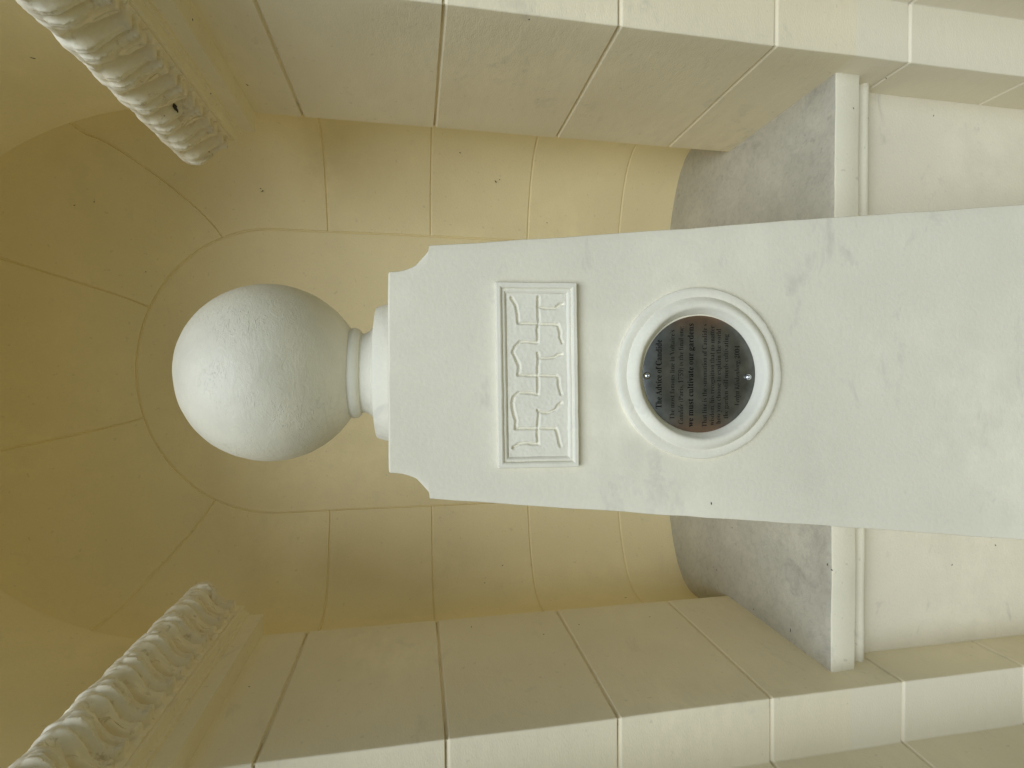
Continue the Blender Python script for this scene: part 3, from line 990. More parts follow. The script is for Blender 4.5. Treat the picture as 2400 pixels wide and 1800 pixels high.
# seriffed letter shapes (b bold, r regular, i italic): advance, outline points, triangles, in thousandths of the type size
GLYPH = {
    'bT': (630, '494 -6 131 -6 131 31 181 37 207 50 221 76 226 120 226 639 222 639 153 628 101 596 66 544 48 467 10 467 10 684 617 684 617 466 582 466 527 597 399 639 398 639 398 120 403 75 416 50 442 37 494 31', '13 10 14 10 9 14 9 8 14 8 15 14 8 7 15 7 19 15 19 18 15 18 16 15 6 20 7 20 19 7 6 21 20 17 16 18 13 11 10 13 12 11 5 21 6 5 22 21 4 22 5 4 23 22 3 23 4 3 24 23 2 24 3 2 25 24 2 0 25 1 0 2'),
    'bh': (567, '274 -6 21 -6 21 29 49 34 62 42 69 57 72 83 72 594 70 619 63 635 51 644 22 650 22 684 226 684 226 411 281 460 362 480 465 439 498 316 498 83 500 58 507 42 519 34 547 29 547 -6 295 -6 295 30 307 30 334 43 344 84 344 323 342 358 336 381 324 393 302 398 261 385 226 348 226 83 228 58 234 42 246 34 274 29', '11 13 12 11 10 13 10 9 13 9 14 13 8 14 9 7 14 8 6 14 7 15 17 16 14 17 15 14 34 17 34 33 17 33 18 17 6 36 14 36 35 14 35 34 14 32 18 33 31 18 32 30 18 31 6 37 36 29 18 30 29 19 18 28 19 29 5 37 6 28 20 19 5 38 37 28 21 20 5 39 38 4 39 5 27 21 28 27 22 21 4 40 39 3 40 4 27 23 22 3 41 40 2 41 3 25 27 26 25 23 27 1 41 2 25 24 23 1 0 41'),
    'be': (448, '433 108 342 10 229 -21 173 -13 123 10 81 49 50 99 30 162 23 234 30 301 51 361 83 410 126 448 177 472 234 480 314 465 375 421 414 351 427 258 427 241 182 241 211 113 298 69 350 85 402 136 179 303 179 292 294 292 294 320 291 374 282 410 266 429 241 436 195 404', '13 15 14 12 15 13 12 16 15 11 32 12 32 16 12 11 33 32 31 16 32 30 16 31 30 17 16 10 33 11 29 17 30 10 25 33 28 17 29 9 25 10 28 18 17 27 18 28 9 26 25 8 26 9 8 27 26 8 18 27 8 20 18 20 19 18 8 21 20 7 21 8 6 21 7 23 0 24 6 22 21 23 1 0 5 22 6 22 1 23 5 1 22 4 1 5 3 1 4 3 2 1'),
    'b ': (230, '', ''),
    'bA': (650, '196 -6 -19 -6 -19 32 11 37 31 49 49 74 67 113 303 700 338 699 577 131 599 85 617 55 635 39 666 32 666 -6 335 -6 335 32 398 43 416 69 412 87 400 119 372 191 158 191 123 103 120 96 118 87 117 78 117 73 133 44 185 33 196 33 263 459 178 245 351 245', '6 8 7 6 31 8 31 9 8 6 32 31 33 9 31 6 22 32 22 33 32 22 21 33 21 9 33 6 23 22 20 9 21 20 10 9 19 10 20 5 23 6 5 24 23 5 25 24 18 10 19 5 26 25 18 11 10 5 27 26 4 27 5 4 28 27 17 11 18 17 12 11 3 28 4 3 29 28 16 12 17 16 13 12 2 29 3 2 30 29 2 0 30 15 13 16 1 0 2 15 14 13'),
    'bd': (551, '326 43 283 -2 208 -21 157 -13 112 11 75 48 46 97 29 154 23 219 29 292 48 356 78 408 117 447 165 472 217 480 283 465 326 430 326 597 322 621 312 636 293 644 256 649 256 684 481 684 481 112 483 82 489 64 501 54 532 46 532 11 438 2 326 -22 199 90 221 58 255 48 276 53 296 66 314 87 326 114 326 359 319 380 303 397 283 408 259 412 223 401 200 369 186 312 181 228 185 147', '21 23 22 21 20 23 20 19 23 19 18 23 18 24 23 17 24 18 16 24 17 13 15 14 12 15 13 12 16 15 11 16 12 11 43 16 43 42 16 42 41 16 41 40 16 40 24 16 11 44 43 10 44 11 10 45 44 39 24 40 10 46 45 38 24 39 9 46 10 9 47 46 8 47 9 8 48 47 7 48 8 6 48 7 6 32 48 37 24 38 37 25 24 5 32 6 5 33 32 36 25 37 36 26 25 35 26 36 35 27 26 5 34 33 35 28 27 34 28 35 5 28 34 4 0 5 0 28 5 0 29 28 4 1 0 31 30 0 30 29 0 3 1 4 3 2 1'),
    'bv': (456, '242 -21 208 -21 51 367 39 395 28 415 15 426 -10 432 -10 468 250 468 250 432 233 432 206 426 198 410 198 406 200 401 275 199 345 378 351 395 353 404 341 424 297 433 297 468 460 468 460 435 433 425 418 411 406 390 393 360', '6 8 7 6 9 8 20 22 21 20 23 22 20 24 23 19 24 20 5 10 6 10 9 6 5 11 10 4 11 5 4 12 11 19 25 24 18 25 19 3 12 4 18 26 25 3 13 12 3 14 13 17 26 18 3 15 14 16 26 17 2 15 3 16 27 26 15 27 16 1 15 2 15 0 27 1 0 15'),
    'bi': (295, '274 -6 21 -6 21 29 50 34 63 42 69 57 72 83 72 375 70 405 65 420 53 428 24 432 25 468 227 468 227 83 229 58 235 43 246 34 274 29 207 556 181 539 150 533 118 539 92 556 75 582 69 614 75 646 92 672 118 690 150 696 182 690 208 672 225 646 231 614 225 582', '28 30 29 27 30 28 27 31 30 26 31 27 26 32 31 25 32 26 25 33 32 24 33 25 24 34 33 23 34 24 23 19 34 22 19 23 22 20 19 22 21 20 11 13 12 11 10 13 10 9 13 9 14 13 8 14 9 7 14 8 6 14 7 5 14 6 5 15 14 5 16 15 4 16 5 4 17 16 3 17 4 3 18 17 2 18 3 1 18 2 1 0 18'),
    'bc': (437, '433 90 341 6 232 -21 176 -13 126 11 83 49 51 98 30 157 23 223 31 293 54 355 91 407 139 447 196 473 260 481 326 473 376 449 408 412 419 365 415 338 401 316 379 302 351 298 302 317 286 372 286 381 287 390 288 397 288 403 279 428 253 435 194 398 173 279 182 185 209 117 251 77 304 63 353 75 404 115', '13 15 14 13 16 15 12 16 13 12 30 16 30 17 16 11 30 12 11 31 30 29 17 30 28 17 29 28 18 17 10 31 11 27 18 28 10 32 31 26 18 27 25 18 26 24 18 25 23 18 24 23 19 18 9 32 10 23 20 19 22 20 23 22 21 20 8 32 9 8 33 32 7 33 8 7 34 33 6 34 7 6 35 34 37 0 38 5 35 6 37 1 0 5 36 35 36 1 37 5 1 36 4 1 5 3 1 4 3 2 1'),
    'bo': (501, '369 11 314 -13 251 -21 187 -13 131 12 85 51 51 102 29 162 22 229 29 297 51 358 85 409 131 448 187 472 250 480 313 472 368 448 414 410 449 360 471 299 478 229 471 160 449 99 414 49 196 61 219 32 251 23 283 32 306 61 313 85 318 122 320 170 321 229 317 338 303 400 282 429 251 439 218 429 197 401 184 338 180 230 181 171 184 122 189 85', '13 15 14 13 16 15 12 16 13 12 36 16 36 17 16 11 36 12 11 37 36 35 17 36 34 17 35 11 38 37 34 18 17 10 38 11 10 39 38 33 18 34 33 19 18 9 39 10 32 19 33 9 40 39 32 20 19 8 40 9 8 41 40 32 21 20 7 41 8 31 21 32 7 42 41 30 21 31 6 42 7 30 22 21 6 43 42 29 22 30 5 43 6 29 23 22 5 24 43 28 23 29 5 25 24 27 23 28 4 25 5 27 0 23 4 26 25 26 0 27 4 0 26 3 0 4 3 1 0 2 1 3'),
    'bf': (318, '303 -6 16 -6 16 29 43 33 56 38 63 44 68 54 71 72 72 109 72 406 18 406 18 468 72 468 72 527 84 598 122 653 181 687 259 698 317 691 361 668 389 635 398 595 394 565 379 542 359 528 334 523 308 527 287 539 273 558 269 582 272 605 282 629 284 632 286 637 288 642 288 643 284 651 268 654 246 649 234 637 228 614 226 581 226 468 309 468 309 406 226 406 226 97 230 61 239 43 260 33 303 29', '16 18 17 16 19 18 15 19 16 15 37 19 37 20 19 15 38 37 36 20 37 14 38 15 35 20 36 14 39 38 34 20 35 33 20 34 32 20 33 14 40 39 32 21 20 31 21 32 30 21 31 14 41 40 29 21 30 13 41 14 29 22 21 28 22 29 13 42 41 28 23 22 27 23 28 27 24 23 26 24 27 26 25 24 12 42 13 10 12 11 10 42 12 10 43 42 10 44 43 9 44 10 8 45 9 45 44 9 8 46 45 7 46 8 7 47 46 6 47 7 6 48 47 5 48 6 4 48 5 4 49 48 3 49 4 3 50 49 2 50 3 2 0 50 1 0 2'),
    'bC': (697, '675 132 546 16 382 -22 286 -10 201 24 131 80 78 153 44 240 33 340 44 439 78 525 132 598 203 653 289 687 386 699 462 689 549 661 563 656 576 654 603 664 620 699 656 699 656 453 621 453 579 539 527 601 464 641 396 654 265 575 220 337 269 115 415 41 472 49 530 72 585 110 638 166', '13 15 14 19 21 20 19 22 21 13 16 15 12 16 13 18 22 19 12 17 16 12 27 17 27 18 17 27 26 18 26 25 18 25 22 18 12 28 27 11 28 12 24 22 25 10 28 11 10 29 28 23 22 24 9 29 10 8 29 9 7 29 8 7 30 29 6 30 7 34 0 35 5 30 6 34 1 0 5 31 30 33 1 34 4 31 5 32 1 33 31 1 32 4 1 31 3 1 4 3 2 1'),
    'ba': (512, '498 40 440 -7 379 -21 317 -3 295 43 227 -2 142 -19 93 -11 56 13 32 49 24 94 41 157 91 207 175 249 290 287 290 359 286 394 273 416 252 429 220 434 175 426 162 407 164 401 174 385 185 365 189 344 184 317 168 296 144 282 115 278 85 283 62 298 48 322 43 352 49 387 69 418 99 444 139 464 187 476 241 480 334 470 396 440 431 387 442 313 442 93 443 72 445 62 447 58 453 57 462 59 479 70 182 125 194 73 226 56 239 59 256 66 274 79 290 96 290 242 211 202', '38 40 39 37 40 38 37 41 40 36 41 37 35 19 36 19 41 36 19 18 41 18 42 41 35 20 19 17 42 18 35 21 20 34 21 35 16 42 17 34 22 21 34 23 22 15 42 16 33 23 34 15 43 42 33 24 23 33 25 24 14 43 15 32 25 33 32 26 25 31 26 32 31 27 26 14 44 43 30 27 31 30 28 27 13 58 14 58 44 14 29 28 30 12 58 13 12 59 58 57 44 58 11 59 12 11 51 59 10 51 11 10 52 51 56 44 57 9 52 10 56 45 44 55 45 56 9 53 52 55 46 45 49 0 50 54 46 55 54 47 46 48 0 49 53 47 54 53 48 47 53 0 48 9 0 53 8 4 9 4 0 9 8 5 4 3 0 4 3 1 0 7 5 8 7 6 5 2 1 3'),
    'bn': (567, '274 -6 21 -6 21 29 49 34 62 42 69 57 72 83 72 377 70 402 63 419 51 428 22 433 22 468 226 468 226 412 280 460 362 480 465 439 498 316 498 83 500 58 507 42 519 34 547 29 547 -6 295 -6 295 30 307 30 334 43 344 84 344 323 342 358 336 381 324 393 302 398 261 385 226 348 226 83 228 58 234 42 246 34 274 29', '15 17 16 11 13 12 11 14 13 14 17 15 14 34 17 34 33 17 33 18 17 10 14 11 9 14 10 8 14 9 8 34 14 7 34 8 7 35 34 32 18 33 7 36 35 31 18 32 6 36 7 30 18 31 6 37 36 29 18 30 29 19 18 28 19 29 5 37 6 28 20 19 5 38 37 28 21 20 5 39 38 4 39 5 27 21 28 27 22 21 4 40 39 3 40 4 27 23 22 3 41 40 2 41 3 25 27 26 25 23 27 1 41 2 25 24 23 1 0 41'),
    'rT': (630, '477 11 148 11 148 16 186 20 220 38 238 71 243 119 243 656 221 656 147 644 89 609 50 551 34 484 27 484 27 667 600 667 600 483 593 483 539 611 402 656 381 656 381 119 386 70 403 37 437 20 477 16', '13 11 14 11 10 14 10 9 14 9 8 14 8 15 14 8 20 15 20 19 15 19 18 15 18 16 15 7 20 8 6 20 7 6 21 20 17 16 18 13 12 11 6 22 21 5 22 6 4 22 5 4 23 22 3 23 4 3 24 23 2 24 3 2 25 24 1 25 2 1 0 25'),
    'rh': (567, '257 11 38 11 38 15 56 18 76 30 86 53 89 82 89 595 86 623 77 646 58 660 39 664 39 667 209 667 209 372 289 445 361 462 450 426 481 314 481 82 484 54 493 31 512 18 530 15 530 11 312 11 312 13 310 13 349 31 361 82 361 323 359 361 351 390 332 409 301 415 252 400 209 354 209 83 212 54 220 31 240 18 257 15', '11 13 12 11 10 13 10 9 13 9 14 13 8 14 9 7 14 8 6 14 7 15 17 16 14 35 15 35 34 15 34 17 15 34 33 17 33 18 17 32 18 33 14 36 35 31 18 32 6 36 14 30 18 31 6 37 36 29 18 30 29 19 18 6 38 37 29 20 19 5 38 6 28 20 29 5 39 38 28 21 20 4 39 5 4 40 39 28 22 21 27 22 28 3 40 4 3 41 40 27 23 22 2 41 3 2 0 41 27 26 23 26 24 23 1 0 2 25 24 26'),
    're': (448, '408 107 333 26 228 -4 177 3 132 25 94 59 65 107 46 165 40 234 47 298 66 353 96 399 136 434 182 456 234 463 307 449 362 410 398 345 410 257 410 258 160 258 196 102 296 51 359 69 402 113 162 304 162 275 311 275 311 320 308 376 298 418 276 444 238 454 180 414', '13 32 14 32 15 14 12 32 13 12 33 32 31 15 32 31 16 15 30 16 31 11 33 12 29 16 30 11 25 33 29 17 16 10 25 11 28 17 29 9 25 10 28 18 17 27 18 28 9 26 25 8 26 9 8 20 26 20 27 26 20 18 27 8 21 20 18 19 20 7 21 8 6 21 7 23 0 24 23 1 0 5 21 6 5 22 21 22 1 23 4 22 5 4 1 22 4 2 1 3 2 4'),
    'r ': (230, '', ''),
    'rm': (825, '253 11 38 11 38 15 56 18 76 30 86 53 89 82 89 378 86 406 77 429 57 444 39 447 39 451 207 451 207 368 286 444 353 463 428 443 475 372 548 443 621 462 709 426 739 314 739 83 742 54 750 31 770 18 787 15 787 11 573 11 573 15 590 18 609 32 618 54 621 82 621 323 619 361 611 390 592 409 561 415 514 401 472 357 472 82 475 54 483 32 502 18 519 15 519 11 308 11 308 15 325 18 344 32 353 54 356 82 356 323 354 360 346 389 327 409 296 415 248 400 207 354 207 83 209 55 218 33 236 19 253 15', '15 17 16 19 21 20 11 13 12 11 10 13 10 14 13 14 59 15 59 58 15 58 17 15 9 14 10 58 57 17 57 18 17 18 40 19 40 39 19 39 21 19 8 14 9 39 38 21 38 22 21 37 22 38 56 18 57 7 14 8 18 41 40 14 60 59 36 22 37 55 18 56 6 14 7 55 41 18 6 60 14 35 22 36 54 41 55 54 42 41 6 61 60 53 42 54 34 22 35 34 23 22 6 62 61 34 24 23 53 43 42 52 43 53 33 24 34 5 62 6 5 63 62 52 44 43 32 24 33 51 44 52 32 25 24 4 63 5 4 64 63 51 45 44 31 25 32 50 45 51 31 26 25 3 64 4 3 65 64 50 46 45 49 46 50 30 26 31 30 27 26 2 65 3 2 0 65 49 47 46 48 47 49 29 27 30 29 28 27 1 0 2'),
    'ro': (501, '360 25 309 3 251 -4 192 4 140 26 98 62 66 110 46 166 39 229 46 294 66 350 98 398 140 433 192 455 250 463 308 456 359 434 401 398 434 352 454 295 461 229 454 164 434 107 402 60 181 53 209 18 251 6 293 18 321 53 329 81 334 120 337 169 338 229 333 340 319 408 292 444 251 456 207 444 181 408 167 340 163 230 164 170 167 120 172 82', '13 36 14 36 15 14 13 37 36 35 15 36 35 16 15 12 37 13 12 38 37 34 16 35 34 17 16 11 38 12 33 17 34 11 39 38 33 18 17 10 39 11 33 19 18 9 39 10 32 19 33 9 40 39 32 20 19 8 40 9 8 41 40 31 20 32 7 41 8 31 21 20 7 42 41 30 21 31 6 42 7 30 22 21 6 43 42 29 22 30 5 43 6 29 23 22 5 24 43 28 23 29 4 24 5 28 0 23 27 0 28 4 25 24 3 25 4 27 1 0 3 26 25 26 1 27 3 1 26 2 1 3'),
    'rs': (429, '332 35 285 6 225 -4 184 2 132 19 122 23 108 24 82 16 70 -2 64 -2 64 146 71 146 89 96 121 50 162 21 209 11 245 16 273 31 291 56 297 88 282 132 238 165 164 203 120 230 90 259 72 291 66 328 76 382 104 425 150 454 211 464 226 463 245 460 267 454 293 447 299 446 305 445 311 443 318 443 339 450 349 464 352 464 352 341 347 341 330 383 300 421 263 444 222 452 190 448 166 434 150 412 145 386 149 360 163 339 185 321 213 305 280 272 322 247 350 219 366 185 372 141 362 81', '39 41 40 39 42 41 29 31 30 29 32 31 29 33 32 29 47 33 47 34 33 28 48 29 48 47 29 46 34 47 38 42 39 28 49 48 46 35 34 46 36 35 46 37 36 45 37 46 45 38 37 45 44 38 44 42 38 28 50 49 27 50 28 27 51 50 27 52 51 43 42 44 26 52 27 26 53 52 26 54 53 25 54 26 25 55 54 25 56 55 24 56 25 24 57 56 23 57 24 23 58 57 22 58 23 22 59 58 21 59 22 21 60 59 20 60 21 9 11 10 9 12 11 20 61 60 19 61 20 9 7 12 7 13 12 18 61 19 18 0 61 17 0 18 7 6 13 6 14 13 17 1 0 16 1 17 5 14 6 4 14 5 4 15 14 3 15 4 9 8 7 15 1 16 3 1 15 3 2 1'),
    'rt': (340, '315 94 264 23 183 -3 136 4 106 23 89 56 83 107 83 426 41 426 41 441 93 493 139 542 176 587 198 620 204 620 204 451 298 451 298 426 204 426 204 122 206 93 213 70 227 54 251 49 289 64 311 97', '12 14 13 12 15 14 11 15 12 10 15 11 9 15 10 9 16 15 9 17 16 8 17 9 7 17 8 6 18 7 18 17 7 6 19 18 6 20 19 5 20 6 24 0 25 24 1 0 5 21 20 5 22 21 23 1 24 4 22 5 4 23 22 4 1 23 4 2 1 3 2 4'),
    'rf': (318, '286 11 33 11 33 14 47 16 65 23 77 34 85 49 88 71 89 109 89 423 35 423 35 451 89 451 89 525 100 592 134 640 187 671 259 681 312 674 350 655 373 627 381 595 377 571 367 554 352 544 334 540 313 543 299 552 289 565 286 582 289 600 297 621 299 625 302 631 304 637 305 646 295 666 268 671 237 665 219 645 211 617 209 581 209 451 292 451 292 423 209 423 209 96 213 57 227 30 255 17 286 14', '16 18 17 16 37 18 37 19 18 16 38 37 36 19 37 15 38 16 35 19 36 15 39 38 35 20 19 34 20 35 15 40 39 14 40 15 33 20 34 32 20 33 32 21 20 31 21 32 30 21 31 14 41 40 29 21 30 29 22 21 13 41 14 28 22 29 13 42 41 28 23 22 27 23 28 27 24 23 26 24 27 26 25 24 12 42 13 10 12 11 10 42 12 10 43 42 10 44 43 9 44 10 8 45 9 45 44 9 8 46 45 7 46 8 7 47 46 6 47 7 6 48 47 5 48 6 4 48 5 4 49 48 3 49 4 3 50 49 2 50 3 1 50 2 1 0 50'),
    'ra': (512, '476 43 433 9 379 -4 329 11 303 68 221 14 142 -2 99 5 68 25 48 55 41 94 56 148 101 193 181 234 307 275 307 360 302 399 286 428 258 446 220 451 165 442 143 409 149 394 160 376 169 359 172 344 168 324 156 309 138 299 115 295 92 299 75 310 64 328 60 352 66 381 82 407 109 430 145 448 189 459 241 463 329 454 384 426 414 381 425 312 425 93 426 70 429 54 438 43 453 40 468 44 474 47 165 126 179 61 223 39 244 42 264 51 286 66 307 90 307 270 197 214', '38 40 39 37 19 38 19 40 38 19 18 40 18 41 40 37 20 19 36 20 37 17 41 18 36 21 20 35 21 36 16 41 17 16 42 41 35 22 21 34 22 35 15 42 16 34 23 22 33 23 34 15 43 42 33 24 23 14 43 15 33 25 24 32 25 33 32 26 25 31 26 32 31 27 26 14 44 43 30 27 31 30 28 27 29 28 30 13 58 14 58 44 14 13 59 58 57 44 58 12 59 13 12 51 59 11 51 12 10 51 11 10 52 51 9 52 10 57 45 44 56 4 57 4 45 57 4 46 45 56 5 4 3 46 4 55 5 56 9 53 52 8 53 9 3 47 46 54 5 55 49 0 50 48 0 49 48 1 0 3 48 47 53 5 54 3 1 48 8 5 53 7 5 8 7 6 5 2 1 3'),
    'ru': (558, '272 15 235 1 195 -4 141 5 106 32 86 78 79 145 79 369 76 402 68 427 48 443 28 447 28 451 200 451 200 109 204 83 216 61 237 46 263 42 311 54 351 93 351 369 348 404 338 429 316 444 293 447 293 451 471 451 471 103 474 73 485 50 505 38 525 35 525 29 444 21 351 -1 351 89 304 37', '11 13 12 11 10 13 10 9 13 9 14 13 25 27 26 25 24 27 24 23 27 23 28 27 22 28 23 8 14 9 21 28 22 7 14 8 20 28 21 6 14 7 5 14 6 5 15 14 20 29 28 19 36 20 36 29 20 19 37 36 35 29 36 5 16 15 4 16 5 35 30 29 4 17 16 18 37 19 35 31 30 4 18 17 4 37 18 35 34 31 34 32 31 4 0 37 34 33 32 3 0 4 3 1 0 2 1 3'),
    'rl': (297, '257 11 38 11 38 15 56 18 76 30 86 52 89 82 89 592 87 622 79 646 61 660 41 663 41 667 210 667 210 83 212 54 221 32 239 18 257 15', '11 13 12 11 10 13 10 9 13 9 8 13 8 14 13 7 14 8 6 14 7 6 15 14 5 15 6 5 16 15 4 16 5 4 17 16 3 17 4 3 18 17 2 18 3 2 0 18 1 0 2'),
    'ri': (295, '257 11 38 11 38 15 56 18 76 30 86 52 89 82 89 375 87 408 79 431 59 444 41 446 42 451 210 451 210 83 212 54 221 32 239 18 257 15 195 568 175 555 150 550 125 555 104 568 91 589 86 614 91 639 104 660 125 674 150 679 175 674 196 660 209 639 214 614 209 589', '28 30 29 27 30 28 27 31 30 26 31 27 26 32 31 25 32 26 25 33 32 25 34 33 24 34 25 24 19 34 23 19 24 23 20 19 22 20 23 21 20 22 11 13 12 11 10 13 10 9 13 9 14 13 8 14 9 7 14 8 6 14 7 6 15 14 5 15 6 5 16 15 4 16 5 4 17 16 3 17 4 3 18 17 2 18 3 2 0 18 1 0 2'),
    'rn': (567, '257 11 38 11 38 15 56 18 76 30 86 53 89 82 89 378 86 406 77 429 57 444 39 447 39 451 209 451 209 373 288 445 361 462 450 426 481 314 481 82 484 54 493 31 512 18 530 15 530 11 312 11 312 13 310 13 349 31 361 82 361 323 359 361 351 390 332 409 301 415 252 400 209 354 209 83 212 54 220 31 240 18 257 15', '15 17 16 11 13 12 11 10 13 10 14 13 14 35 15 35 34 15 34 17 15 9 14 10 8 14 9 34 33 17 33 18 17 32 18 33 7 14 8 14 36 35 31 18 32 6 14 7 6 36 14 30 18 31 6 37 36 29 18 30 29 19 18 6 38 37 29 20 19 5 38 6 28 20 29 5 39 38 28 21 20 4 39 5 4 40 39 28 22 21 27 22 28 3 40 4 3 41 40 27 23 22 2 41 3 2 0 41 27 26 23 26 24 23 1 0 2 25 24 26'),
    'rV': (637, '334 -8 323 -8 76 572 59 605 42 633 17 654 -10 661 -10 667 303 667 303 663 273 662 242 653 222 636 216 610 220 588 230 559 385 183 528 558 536 585 539 610 533 636 514 653 485 661 456 663 456 667 647 667 647 662 626 659 601 645 579 617 559 574', '6 8 7 6 9 8 23 25 24 23 26 25 6 10 9 22 26 23 22 27 26 6 11 10 5 11 6 21 27 22 21 28 27 4 11 5 4 12 11 20 28 21 20 29 28 4 13 12 19 29 20 3 13 4 19 30 29 3 14 13 18 30 19 2 14 3 2 15 14 17 30 18 17 0 30 1 15 2 1 16 15 16 0 17 1 0 16'),
    'rr': (428, '283 11 38 11 38 15 56 18 76 30 86 52 89 82 89 375 87 409 78 432 59 444 41 446 42 451 206 451 206 339 254 410 285 440 317 457 347 463 380 458 402 444 415 424 420 396 416 374 406 357 390 346 369 342 350 345 338 352 327 364 316 379 302 393 281 398 254 390 232 366 216 330 211 287 211 82 215 51 229 29 255 18 283 14', '17 19 18 17 20 19 16 20 17 11 13 12 11 10 13 10 9 13 9 14 13 16 21 20 15 21 16 8 14 9 15 22 21 14 33 15 33 32 15 32 22 15 7 14 8 31 22 32 31 23 22 30 23 31 14 34 33 29 23 30 6 14 7 29 24 23 14 35 34 28 24 29 28 25 24 27 25 28 27 26 25 6 35 14 6 36 35 6 37 36 5 37 6 5 38 37 4 38 5 4 39 38 3 39 4 3 40 39 2 40 3 2 41 40 1 41 2 1 0 41'),
    'r’': (219, '106 512 110 578 69 598 58 630 72 667 105 679 145 656 162 598 134 509 70 466 70 461', '4 6 5 3 6 4 3 7 6 2 7 3 2 1 7 1 8 7 0 8 1 10 8 0 9 10 8'),
    'iC': (655, '562 134 450 29 300 -8 224 0 160 23 108 60 70 110 47 172 39 245 45 317 63 388 92 455 131 518 179 573 234 618 328 665 427 680 495 675 571 658 579 657 589 655 599 653 607 652 632 660 647 680 658 680 619 469 605 469 597 547 569 611 522 650 460 663 389 648 324 604 266 531 218 430 184 318 173 212 184 133 218 72 272 34 341 21 457 54 549 145', '23 25 24 23 26 25 15 17 16 15 31 17 31 18 17 14 31 15 14 32 31 30 18 31 22 26 23 30 19 18 30 20 19 30 21 20 30 22 21 30 29 22 29 28 22 28 26 22 14 33 32 13 33 14 13 34 33 12 34 13 27 26 28 12 35 34 11 35 12 10 35 11 10 36 35 9 36 10 9 37 36 8 37 9 7 37 8 7 38 37 6 38 7 42 0 43 42 1 0 6 39 38 5 39 6 5 40 39 4 40 5 41 1 42 4 41 40 41 2 1 3 41 4 3 2 41'),
    'ia': (500, '160 25 122 3 79 -4 39 4 8 27 -12 62 -19 109 -14 161 1 216 25 270 55 322 91 367 130 404 191 440 245 452 288 437 321 370 342 442 430 442 350 163 342 134 336 112 332 95 331 83 336 60 355 50 391 71 426 118 433 114 364 27 293 -3 254 10 240 52 241 62 242 76 245 92 261 158 197 63 88 119 99 70 137 52 165 58 190 76 213 103 235 137 254 175 271 216 285 258 295 299 302 336 304 370 293 412 257 428 229 420 203 399 178 368 155 330 133 287 115 240 103 205 95 173 90 145', '13 15 14 16 18 17 16 19 18 12 15 13 12 52 15 52 51 15 51 16 15 12 53 52 12 54 53 50 16 51 11 54 12 11 55 54 50 19 16 49 19 50 11 56 55 10 56 11 48 19 49 10 57 56 9 57 10 47 19 48 9 58 57 8 58 9 46 19 47 8 59 58 7 59 8 45 19 46 7 60 59 44 36 45 36 19 45 7 61 60 36 20 19 6 61 7 44 37 36 35 20 36 6 38 61 43 37 44 35 21 20 6 39 38 26 28 27 26 29 28 35 22 21 5 39 6 42 37 43 35 23 22 34 23 35 34 24 23 41 37 42 33 24 34 25 29 26 5 40 39 41 0 37 4 40 5 32 24 33 32 25 24 40 0 41 31 25 32 4 0 40 31 29 25 31 30 29 3 0 4 3 1 0 2 1 3'),
    'in': (532, '390 26 354 3 318 -5 274 12 259 62 262 87 270 123 283 169 302 225 337 327 343 350 345 368 339 390 317 398 257 369 195 288 165 229 137 163 111 87 91 9 -9 9 72 312 78 336 83 356 85 370 86 380 73 407 37 415 35 415 35 423 120 435 212 450 148 237 234 360 284 412 332 442 380 452 430 435 447 385 445 367 440 338 430 301 415 256 375 133 361 85 367 63 387 54 406 61 423 76 440 98 455 121 462 117 427 67', '35 37 36 30 32 31 34 37 35 34 38 37 29 26 30 26 25 30 25 32 30 28 27 29 27 26 29 33 13 34 13 38 34 33 14 13 12 38 13 11 38 12 11 39 38 24 32 25 23 32 24 33 15 14 10 39 11 10 40 39 32 15 33 22 32 23 9 40 10 9 41 40 21 32 22 8 41 9 20 32 21 8 42 41 32 16 15 8 43 42 20 16 32 20 17 16 7 43 8 6 43 7 20 18 17 6 44 43 5 44 6 49 51 50 49 52 51 48 52 49 20 19 18 4 44 5 4 45 44 47 52 48 47 0 52 4 46 45 3 46 4 46 0 47 3 0 46 3 1 0 2 1 3'),
    'id': (498, '162 25 124 2 82 -5 42 3 12 27 -7 66 -14 122 -10 168 3 217 23 266 51 315 84 359 122 398 184 439 244 452 280 447 323 425 363 565 367 579 369 593 371 604 371 614 367 633 353 646 332 651 314 652 314 663 354 668 405 674 457 682 498 689 344 125 340 107 336 92 334 80 333 70 338 56 354 52 371 57 387 72 405 95 421 119 429 114 394 65 360 26 328 3 296 -5 257 9 243 53 245 80 264 158 199 63 104 71 121 57 143 53 170 60 195 80 219 108 240 144 259 183 276 225 290 267 300 307 307 342 309 372 299 416 265 432 240 425 216 407 193 381 171 349 150 313 131 273 114 231 101 190 93 152 90 117 93 91', '29 31 30 28 31 29 27 22 28 22 21 28 21 20 28 20 31 28 26 23 27 23 22 27 25 24 26 24 23 26 19 31 20 18 31 19 17 31 18 16 31 17 13 15 14 13 66 15 66 16 15 12 66 13 12 67 66 65 16 66 65 64 16 64 31 16 12 68 67 12 69 68 11 69 12 11 70 69 63 31 64 10 70 11 10 71 70 62 31 63 9 71 10 9 72 71 61 31 62 9 73 72 60 31 61 8 73 9 8 74 73 59 31 60 7 74 8 7 75 74 58 50 59 50 31 59 6 75 7 58 51 50 49 31 50 6 76 75 57 51 58 49 32 31 5 76 6 40 42 41 5 77 76 40 43 42 56 51 57 49 33 32 39 43 40 49 34 33 5 52 77 49 35 34 48 35 49 55 51 56 38 43 39 5 53 52 48 36 35 4 53 5 38 44 43 55 0 51 54 0 55 37 44 38 4 54 53 48 37 36 47 37 48 4 0 54 47 44 37 3 0 4 47 45 44 3 1 0 46 45 47 2 1 3'),
